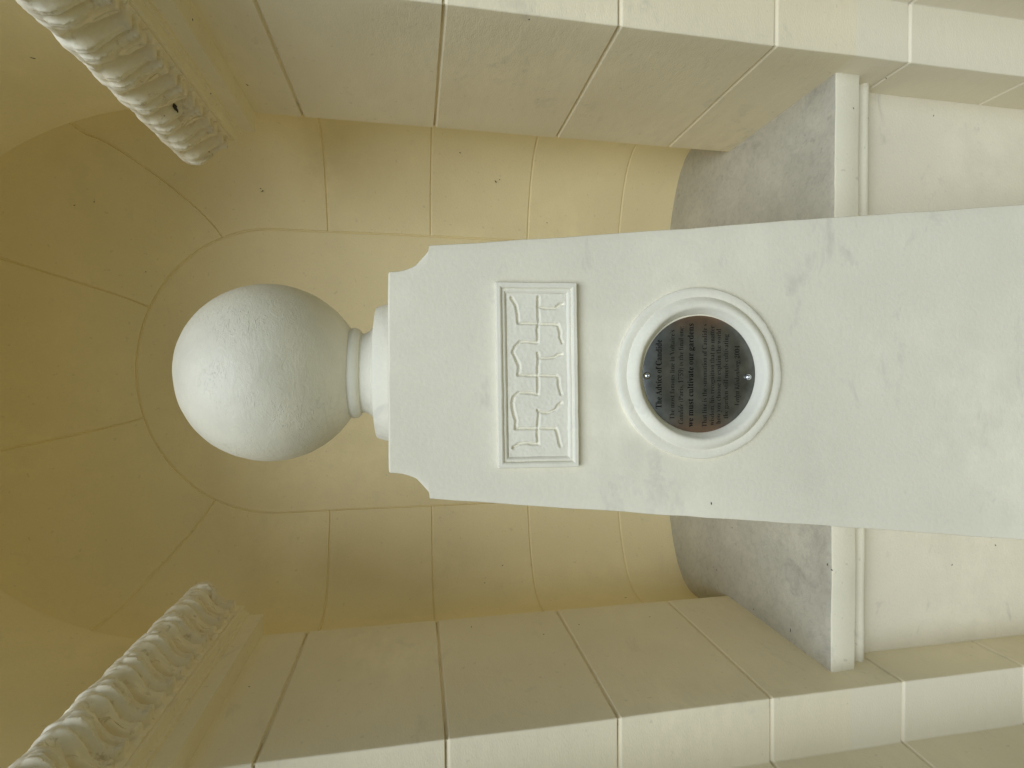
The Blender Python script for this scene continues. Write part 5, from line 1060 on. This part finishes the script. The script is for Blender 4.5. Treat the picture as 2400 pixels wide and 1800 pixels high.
    'iK': (635, '254 9 -41 9 -41 15 -20 16 4 22 25 35 41 56 54 85 67 124 180 547 183 561 186 575 187 586 188 598 183 624 168 642 144 651 118 655 118 662 413 662 413 655 392 654 367 647 347 634 331 614 319 585 306 547 257 361 257 353 266 344 282 353 460 514 519 574 541 616 523 645 486 656 486 662 675 662 675 656 675 656 657 652 634 639 606 619 573 591 369 400 518 80 533 53 549 34 570 22 591 18 591 9 328 9 328 17 335 17 361 19 379 27 390 41 393 59 387 86 370 126 276 326 270 335 258 339 249 332 245 322 193 124 186 92 184 70 189 45 204 28 229 18 254 15', '17 19 18 17 20 19 35 37 36 35 39 37 39 38 37 35 40 39 34 40 35 17 21 20 16 21 17 16 22 21 34 41 40 15 22 16 15 23 22 33 41 34 14 23 15 33 42 41 14 24 23 13 24 14 33 43 42 32 43 33 13 25 24 12 25 13 32 44 43 11 25 12 11 26 25 10 26 11 31 44 32 9 26 10 8 26 9 8 27 26 30 44 31 30 45 44 8 28 27 8 63 28 63 62 28 62 29 28 29 45 30 62 61 29 61 45 29 60 45 61 8 64 63 59 45 60 8 65 64 58 45 59 7 65 8 7 66 65 7 67 66 57 45 58 6 67 7 57 46 45 6 68 67 56 46 57 5 68 6 56 47 46 5 69 68 55 47 56 4 69 5 55 48 47 4 70 69 54 48 55 54 49 48 3 70 4 53 49 54 53 50 49 3 71 70 51 53 52 51 50 53 2 71 3 2 0 71 1 0 2'),
    'ik': (481, '422 109 366 25 303 -4 266 5 237 34 211 99 184 230 135 192 87 9 -16 9 131 555 137 576 140 593 142 604 143 612 140 632 129 645 111 651 87 653 80 653 80 663 116 665 165 672 220 680 267 689 142 222 206 271 241 299 269 323 290 342 317 372 326 397 322 416 311 427 293 432 278 434 278 443 464 443 464 434 458 432 445 429 431 425 419 419 401 407 371 385 329 351 271 304 281 239 290 189 299 148 307 115 328 70 358 52 392 71 416 112', '23 25 24 22 25 23 21 15 22 15 14 22 14 25 22 20 16 21 16 15 21 19 18 20 18 17 20 17 16 20 13 25 14 12 25 13 11 25 12 10 25 11 9 25 10 35 37 36 35 38 37 34 38 35 34 39 38 34 40 39 33 40 34 33 41 40 32 41 33 32 42 41 32 43 42 31 43 32 31 44 43 30 44 31 30 45 44 29 45 30 29 46 45 28 46 29 27 46 28 27 47 46 26 47 27 25 6 26 6 47 26 6 48 47 25 7 6 5 48 6 9 7 25 9 8 7 5 49 48 5 50 49 5 51 50 53 0 54 53 1 0 4 51 5 52 1 53 4 52 51 4 1 52 3 1 4 3 2 1'),
    'ib': (480, '262 42 191 7 114 -5 83 -3 54 4 28 13 8 25 -4 37 -8 47 -7 58 -2 75 132 556 141 591 144 613 141 633 130 646 112 652 88 654 81 654 81 664 121 667 172 674 226 682 269 689 174 349 260 432 325 452 365 444 396 420 417 382 424 329 419 277 403 223 378 170 345 121 306 77 95 48 105 21 136 13 166 19 194 35 221 60 245 92 266 129 284 169 300 211 311 253 319 294 321 332 318 360 307 382 289 397 266 401 225 388 192 351 177 324 163 291 149 253 135 209 105 105 98 73', '22 24 23 21 24 22 20 14 21 14 13 21 13 24 21 19 15 20 15 14 20 18 17 19 17 16 19 16 15 19 12 24 13 11 24 12 10 24 11 25 27 26 25 28 27 24 53 25 53 52 25 52 28 25 52 29 28 51 29 52 50 29 51 24 54 53 49 29 50 49 30 29 48 30 49 24 55 54 10 55 24 47 30 48 47 31 30 10 56 55 46 31 47 10 57 56 46 32 31 45 32 46 10 58 57 45 33 32 44 33 45 10 59 58 44 34 33 43 34 44 42 34 43 42 35 34 10 60 59 41 35 42 41 0 35 9 60 10 9 36 60 40 0 41 8 36 9 8 37 36 7 37 8 40 1 0 6 37 7 39 1 40 5 37 6 5 38 37 38 1 39 4 38 5 4 1 38 4 2 1 3 2 4'),
    'io': (470, '246 23 196 2 143 -5 83 5 36 36 5 84 -6 146 0 199 17 253 44 305 78 353 119 393 164 425 212 445 261 452 326 442 375 412 405 365 415 302 410 250 393 197 367 145 333 97 292 55 94 86 108 30 153 10 181 18 206 39 228 69 249 106 267 148 283 193 296 239 306 283 313 324 315 359 301 418 257 439 229 431 204 411 181 382 160 346 142 304 126 259 113 213 103 167 96 125', '13 15 14 12 38 13 38 15 13 38 16 15 12 39 38 37 16 38 12 40 39 11 40 12 36 16 37 36 17 16 11 41 40 10 41 11 10 42 41 36 18 17 35 18 36 9 42 10 9 43 42 34 18 35 8 43 9 8 44 43 34 19 18 33 19 34 8 45 44 7 45 8 33 20 19 32 20 33 7 46 45 6 46 7 32 21 20 31 21 32 6 47 46 30 21 31 5 47 6 30 22 21 5 24 47 29 22 30 29 23 22 5 25 24 4 25 5 28 23 29 28 0 23 27 0 28 3 25 4 3 26 25 27 1 0 26 1 27 3 1 26 2 1 3'),
    'ig': (444, '232 -179 178 -193 115 -198 36 -191 -22 -169 -56 -137 -67 -99 -60 -69 -40 -44 -3 -22 66 5 17 46 5 77 10 97 24 118 50 139 101 169 59 200 38 224 26 250 22 281 29 324 49 365 81 400 122 428 170 446 222 452 294 440 361 403 440 403 437 379 378 379 382 360 383 352 384 344 384 336 377 289 356 249 323 214 281 187 231 170 176 164 151 165 121 167 97 147 88 124 102 101 136 86 165 77 198 66 233 54 267 39 295 24 314 7 332 -21 338 -54 331 -93 310 -128 276 -157 119 243 132 194 172 177 203 184 229 206 252 237 269 277 280 321 284 368 272 419 233 438 201 429 174 406 151 373 134 333 123 289 39 -158 78 -177 126 -183 176 -177 215 -159 241 -131 250 -98 240 -64 211 -40 163 -20 89 4 24 -40 2 -91 11 -129', '25 27 26 24 69 25 69 27 25 69 28 27 24 70 69 68 28 69 24 71 70 23 71 24 67 28 68 23 72 71 67 29 28 67 31 29 31 30 29 22 72 23 67 32 31 22 73 72 66 32 67 21 73 22 66 33 32 66 34 33 66 35 34 66 36 35 21 74 73 20 74 21 65 36 66 65 37 36 20 59 74 19 59 20 64 37 65 18 59 19 64 38 37 18 60 59 63 38 64 17 60 18 63 39 38 62 39 63 16 60 17 16 61 60 62 40 39 61 40 62 16 40 61 16 41 40 15 43 16 43 41 16 15 44 43 42 41 43 15 45 44 14 45 15 14 46 45 13 46 14 13 47 46 12 47 13 12 48 47 12 49 48 11 49 12 11 50 49 11 51 50 10 51 11 10 52 51 10 53 52 10 85 53 85 54 53 9 85 10 9 86 85 84 54 85 83 54 84 83 55 54 8 86 9 8 87 86 82 55 83 7 87 8 82 56 55 81 56 82 6 87 7 6 88 87 81 57 56 80 57 81 5 88 6 80 58 57 5 75 88 79 58 80 4 75 5 79 0 58 4 76 75 78 0 79 3 76 4 3 77 76 77 0 78 77 1 0 3 1 77 2 1 3'),
    'i,': (219, '102 -53 104 16 67 33 56 66 70 100 104 113 149 90 167 26 140 -53 68 -101 68 -102', '4 6 5 3 6 4 3 7 6 2 7 3 1 7 2 1 8 7 0 8 1 10 8 0 9 10 8'),
    'i2': (559, '499 9 44 9 44 99 190 248 245 307 285 360 314 408 333 454 343 502 346 553 341 605 323 642 295 665 259 672 211 660 179 624 163 567 159 500 118 504 80 520 56 547 48 589 54 621 71 650 99 676 140 697 193 710 259 715 355 704 424 672 465 623 479 557 476 525 467 493 451 460 427 423 393 382 349 334 292 278 224 212 107 101 364 101 395 106 422 121 442 145 455 176 461 201 504 201', '26 28 27 25 28 26 25 29 28 24 29 25 23 13 24 13 29 24 23 14 13 12 29 13 12 30 29 11 30 12 23 15 14 22 15 23 10 30 11 22 16 15 10 31 30 21 16 22 9 31 10 20 16 21 20 17 16 9 32 31 8 32 9 19 17 20 8 33 32 18 17 19 7 33 8 7 34 33 7 35 34 6 35 7 6 36 35 5 36 6 5 37 36 4 37 5 4 38 37 3 38 4 3 39 38 2 39 3 2 40 39 45 47 46 45 0 47 44 0 45 43 0 44 42 0 43 41 0 42 2 41 40 2 0 41 1 0 2'),
    'i0': (559, '415 43 356 10 280 -1 201 10 141 43 96 96 66 168 49 256 43 359 49 462 66 549 96 620 141 672 201 704 281 715 357 704 416 672 460 620 491 549 510 461 516 358 510 255 491 167 460 96 198 132 227 68 280 45 333 68 362 133 375 230 379 358 375 486 362 582 333 646 281 669 228 646 198 583 185 486 180 358 185 230', '13 15 14 13 16 15 12 16 13 12 34 16 34 17 16 11 34 12 11 35 34 33 17 34 11 36 35 32 17 33 10 36 11 32 18 17 10 37 36 31 18 32 9 37 10 31 19 18 9 38 37 30 19 31 8 38 9 30 20 19 7 38 8 7 39 38 29 20 30 29 21 20 6 39 7 29 22 21 28 22 29 6 24 39 5 24 6 28 23 22 27 23 28 5 25 24 4 25 5 27 0 23 4 26 25 26 0 27 4 0 26 3 0 4 3 1 0 2 1 3'),
    'i4': (559, '522 9 189 9 189 44 208 44 241 47 271 58 292 83 299 124 299 195 22 195 22 244 302 705 427 705 427 243 531 243 531 195 427 195 427 124 434 83 455 58 485 47 518 44 522 44 210 480 67 243 299 243 299 427 299 473 300 522 303 571 310 668 283 609 274 591 263 571 251 549 239 527 227 508 218 491', '10 30 11 30 12 11 30 13 12 10 31 30 29 13 30 10 32 31 10 33 32 28 13 29 10 34 33 10 35 34 10 36 35 27 13 28 10 37 36 10 23 37 10 24 23 26 13 27 25 13 26 9 24 10 9 25 24 9 13 25 9 14 13 9 15 14 8 15 9 7 16 8 16 15 8 7 17 16 6 17 7 6 18 17 5 18 6 5 19 18 4 19 5 4 20 19 3 20 4 3 21 20 1 3 2 1 21 3 1 22 21 1 0 22'),
}
def set_line(runs, bold):
    P, F, x = [], [], 0.0
    for (t, it) in runs:
        for ch in t:
            adv, pv, tv = GLYPH[('b' if bold else 'i' if it else 'r') + ch]
            n = len(P)
            c = [int(q) / 1000 for q in pv.split()]
            P += [(x + c[i], c[i + 1]) for i in range(0, len(c), 2)]
            k = [int(q) + n for q in tv.split()]
            F += [tuple(k[i:i + 3]) for i in range(0, len(k), 3)]
            x += adv / 1000
    return P, F
for (runs, x0, x1, s, bold) in LINES:
    P, F = set_line(runs, bold)
    lo = min(p[0] for p in P); hi = max(p[0] for p in P)
    kx = (x1 - x0) / (hi - lo)
    ky = 0.0115 if not bold else 0.0138
    Q = [(x0 + (p[0] - lo) * kx, s - (MS - 0.0005) + p[1] * ky, 0.00245) for p in P]
    mesh('lettering', Q, F, M_LETTER, plaque, False)
for sx, ss in ((-0.0046, -0.5215 - (MS - 0.0005)), (-0.0021, -0.3560 - (MS - 0.0005))):
    P, F = [], []
    prof = [(0.0, 0.0040), (0.0020, 0.0040), (0.0022, 0.0076), (0.0034, 0.0070), (0.0048, 0.0056), (0.0056, 0.0036), (0.0058, 0.0018)]
    N = 18
    for k in range(N):
        a = 2 * math.pi * k / N
        for (r, h) in prof: P.append((sx + r * math.cos(a), ss + r * math.sin(a), h))
    m = len(prof)
    for k in range(N):
        for i in range(m - 1):
            a, b = k * m + i, ((k + 1) % N) * m + i
            F.append((a, a + 1, b + 1, b))
    mesh('screw', P, F, M_STEEL, plaque, True, 50)

# ------------------------------------------------------------------ ball finial
BX, BY = 0.0053, 0.955
fin = empty('ball_finial', V(BX, BY, PTOP), 'white plaster ball on a moulded neck, standing on the pedestal', 'finial')
C0 = (BX, BY, EYE)
prof = []
for k in range(61):
    a = math.pi * k / 60
    r = 0.1495 * math.sin(a)
    z = 0.2375 + (0.1455 if a < math.pi / 2 else 0.149) * math.cos(a)
    if a > math.pi / 2 and r < 0.066: break
    prof.append((max(r, 0.0001), z))
lathe('ball', prof, 96, M_BALL, fin, C0, 0.0016)
lathe('neck_ring', [(0.0685 + 0.0105 * math.cos(t), 0.1035 + 0.0115 * math.sin(t)) for t in [math.pi * 2 * k / 20 for k in range(21)]], 72, M_TRIM, fin, C0, 0.0008, 180)
lathe('neck', [(0.066, 0.100), (0.0690, 0.0955)] + [(0.0690 + 0.0165 * (1 - math.cos(t)), 0.0935 - 0.0225 * math.sin(t)) for t in [math.pi / 2 * k / 10 for k in range(11)]] + [(0.0860, 0.0640)], 72, M_TRIM, fin, C0, 0.0008)
lathe('base_disc', [(0.070, 0.0675), (0.108, 0.0672), (0.1135, 0.0660), (0.1155, 0.0630), (0.1190, 0.0520), (0.1210, 0.0440), (0.1213, 0.0395), (0.1205, 0.0378), (0.11, 0.0376)], 96, M_TRIM, fin, C0, 0.0010)

# ------------------------------------------------------------------ dead insects and specks of dirt stuck to the plaster
SPECKS = [   # point, surface normal, length and width factor
    (0.6194, 1.1826, 2.2778, -0.95, -0.01, -0.32, 1.5, 0.6),
    (0.6321, 1.0279, 1.9357, -0.00, -0.00, -1.00, 1.0, 0.6),
    (0.6524, 1.2746, 1.9169, -1.00, -0.02, -0.01, 1.4, 0.6),
    (0.5982, 1.2174, 1.9728, -1.00, -0.02, -0.09, 1.0, 0.6),
    (0.4815, 1.6825, 2.4909, -0.36, -0.85, -0.38, 1.0, 0.6),
    (0.4972, 1.6939, 2.4468, -0.37, -0.87, -0.33, 1.0, 0.6),
    (0.5714, 1.7441, 2.0120, -0.34, -0.94, -0.01, 1.5, 0.7),
    (0.5781, 1.7416, 2.0162, -0.36, -0.93, -0.01, 1.0, 0.6),
    (0.5312, 1.3757, 2.0265, -0.58, 0.18, -0.79, 2.6, 1.2),
    (0.5344, 1.3671, 2.0309, -0.49, -0.61, -0.63, 2.2, 0.8),
    (0.7048, 1.6736, 1.4082, -0.65, -0.76, -0.01, 1.0, 0.6),
    (0.6369, 1.7165, 1.2873, -0.47, -0.89, 0.00, 1.6, 0.8),
    (0.6434, 1.7131, 1.2751, -0.46, -0.89, -0.00, 1.0, 0.6),
    (0.4967, 1.7688, 1.1598, -0.27, -0.96, -0.00, 1.1, 1.1),
    (0.5123, 1.7643, 1.1443, -0.28, -0.96, -0.00, 1.0, 0.6),
    (0.5248, 1.7601, 1.1032, -0.29, -0.96, 0.01, 1.0, 0.6),
    (0.4959, 1.7690, 1.1777, -0.26, -0.96, 0.01, 1.0, 0.6),
    (0.6578, 1.0050, 0.5211, -0.62, -0.01, 0.78, 1.0, 0.6),
    (0.5872, 1.7158, 0.6481, 0.01, 0.00, 1.00, 1.0, 0.6),
    (0.5836, 1.0047, 0.6046, -0.03, -1.00, -0.01, 1.0, 0.6),
    (0.6184, 1.0602, 0.3315, -0.02, -1.00, 0.00, 1.0, 0.6),
    (0.5368, 1.0607, 0.3974, -0.00, -1.00, -0.00, 1.0, 0.6),
    (0.3153, 1.7622, 2.3475, -0.15, -0.96, -0.22, 1.0, 0.6),
    (-0.1039, 1.7786, 2.3692, 0.24, 0.06, -0.97, 1.0, 0.6),
    (-0.6542, 1.1782, 1.8973, 1.00, -0.02, -0.01, 1.0, 0.6),
    (-0.6511, 1.3496, 1.4100, 1.00, -0.02, -0.00, 2.2, 0.5),
    (-0.6519, 1.2774, 1.2355, 1.00, -0.01, 0.01, 1.0, 0.6),
    (-0.6512, 1.3097, 1.1323, 1.00, -0.02, -0.00, 1.0, 0.6),
    (-0.6514, 1.3167, 0.9311, 1.00, -0.02, -0.00, 1.0, 0.6),
    (-0.6698, 1.6772, 1.3327, 0.60, -0.80, 0.01, 1.0, 0.6),
    (-0.6272, 1.7053, 1.2692, 0.50, -0.87, -0.01, 1.0, 0.6),
    (-0.7224, 1.6015, 0.8804, 0.98, -0.20, -0.00, 1.6, 0.6),
    (-0.6259, 1.1334, 0.6485, -0.00, -0.01, 1.00, 1.6, 0.6),
    (-0.6367, 1.2775, 0.6481, -0.00, 0.01, 1.00, 1.0, 0.6),
    (-0.4217, 1.0173, 0.6487, -0.00, -0.01, 1.00, 1.0, 0.6),
    (-0.4299, 1.0058, 0.6480, -0.01, -0.39, 0.92, 1.0, 0.6),
    (-0.5942, 1.4549, 0.6481, -0.01, -0.00, 1.00, 1.0, 0.6),
    (-0.5917, 1.4735, 0.6482, -0.01, -0.00, 1.00, 1.0, 0.6),
    (-0.4640, 1.0605, 0.2637, -0.01, -1.00, 0.01, 1.0, 0.6),
    (-0.4423, 1.3765, 0.6484, -0.00, 0.00, 1.00, 1.0, 0.6),
    (-0.2036, 0.7609, 1.0885, 0.00, -1.00, 0.09, 1.0, 0.6),
    (0.5475, 1.1812, 2.0276, -0.09, -0.95, -0.28, 3.2, 2.0),
    (0.5085, 1.1224, 2.0624, -0.73, -0.64, -0.24, 1.0, 0.6),
    (0.6576, 0.9576, 1.3406, -1.00, -0.01, 0.00, 1.0, 0.6),
    (-0.4234, 1.0599, 0.1351, -0.00, -1.00, 0.00, 1.0, 0.6),
    (0.5259, 1.1792, 2.0473, -0.10, -0.98, -0.19, 1.0, 0.6),
]
def build_specks():
    rnd = random.Random(4)
    P, F = [], []
    for (x, y, z, a, b, c, ln, wd) in SPECKS:
        n = Vector((a, b, c)).normalized()
        u = n.orthogonal().normalized()
        u.rotate(Matrix.Rotation(rnd.uniform(0, 6.28), 3, n))
        w = n.cross(u)
        o = Vector((x, y, z)) + n * 0.0004
        L, Wd, H = 0.0027 * ln, 0.0019 * wd, 0.0010
        for part in range(2 if ln > 1.3 else 1):
            k = len(P)
            off = u * (L * 0.9 * part) + w * rnd.uniform(-0.3, 0.3) * L * part
            sc = 1.0 if part == 0 else 0.55
            for i in range(8):
                t = 2 * math.pi * i / 8
                q = rnd.uniform(0.7, 1.15)
                P.append(o + off + (u * math.cos(t) * L * q + w * math.sin(t) * Wd * q) * sc)
            P.append(o + off + n * H)
            F += [(k + i, k + (i + 1) % 8, k + 8) for i in range(8)]
    return mesh('dead_insects', P, F, M_INSECT, None, False)
tag(build_specks(), 'tiny dark dead insects and specks of dirt stuck to the plaster', 'specks', kind='stuff')
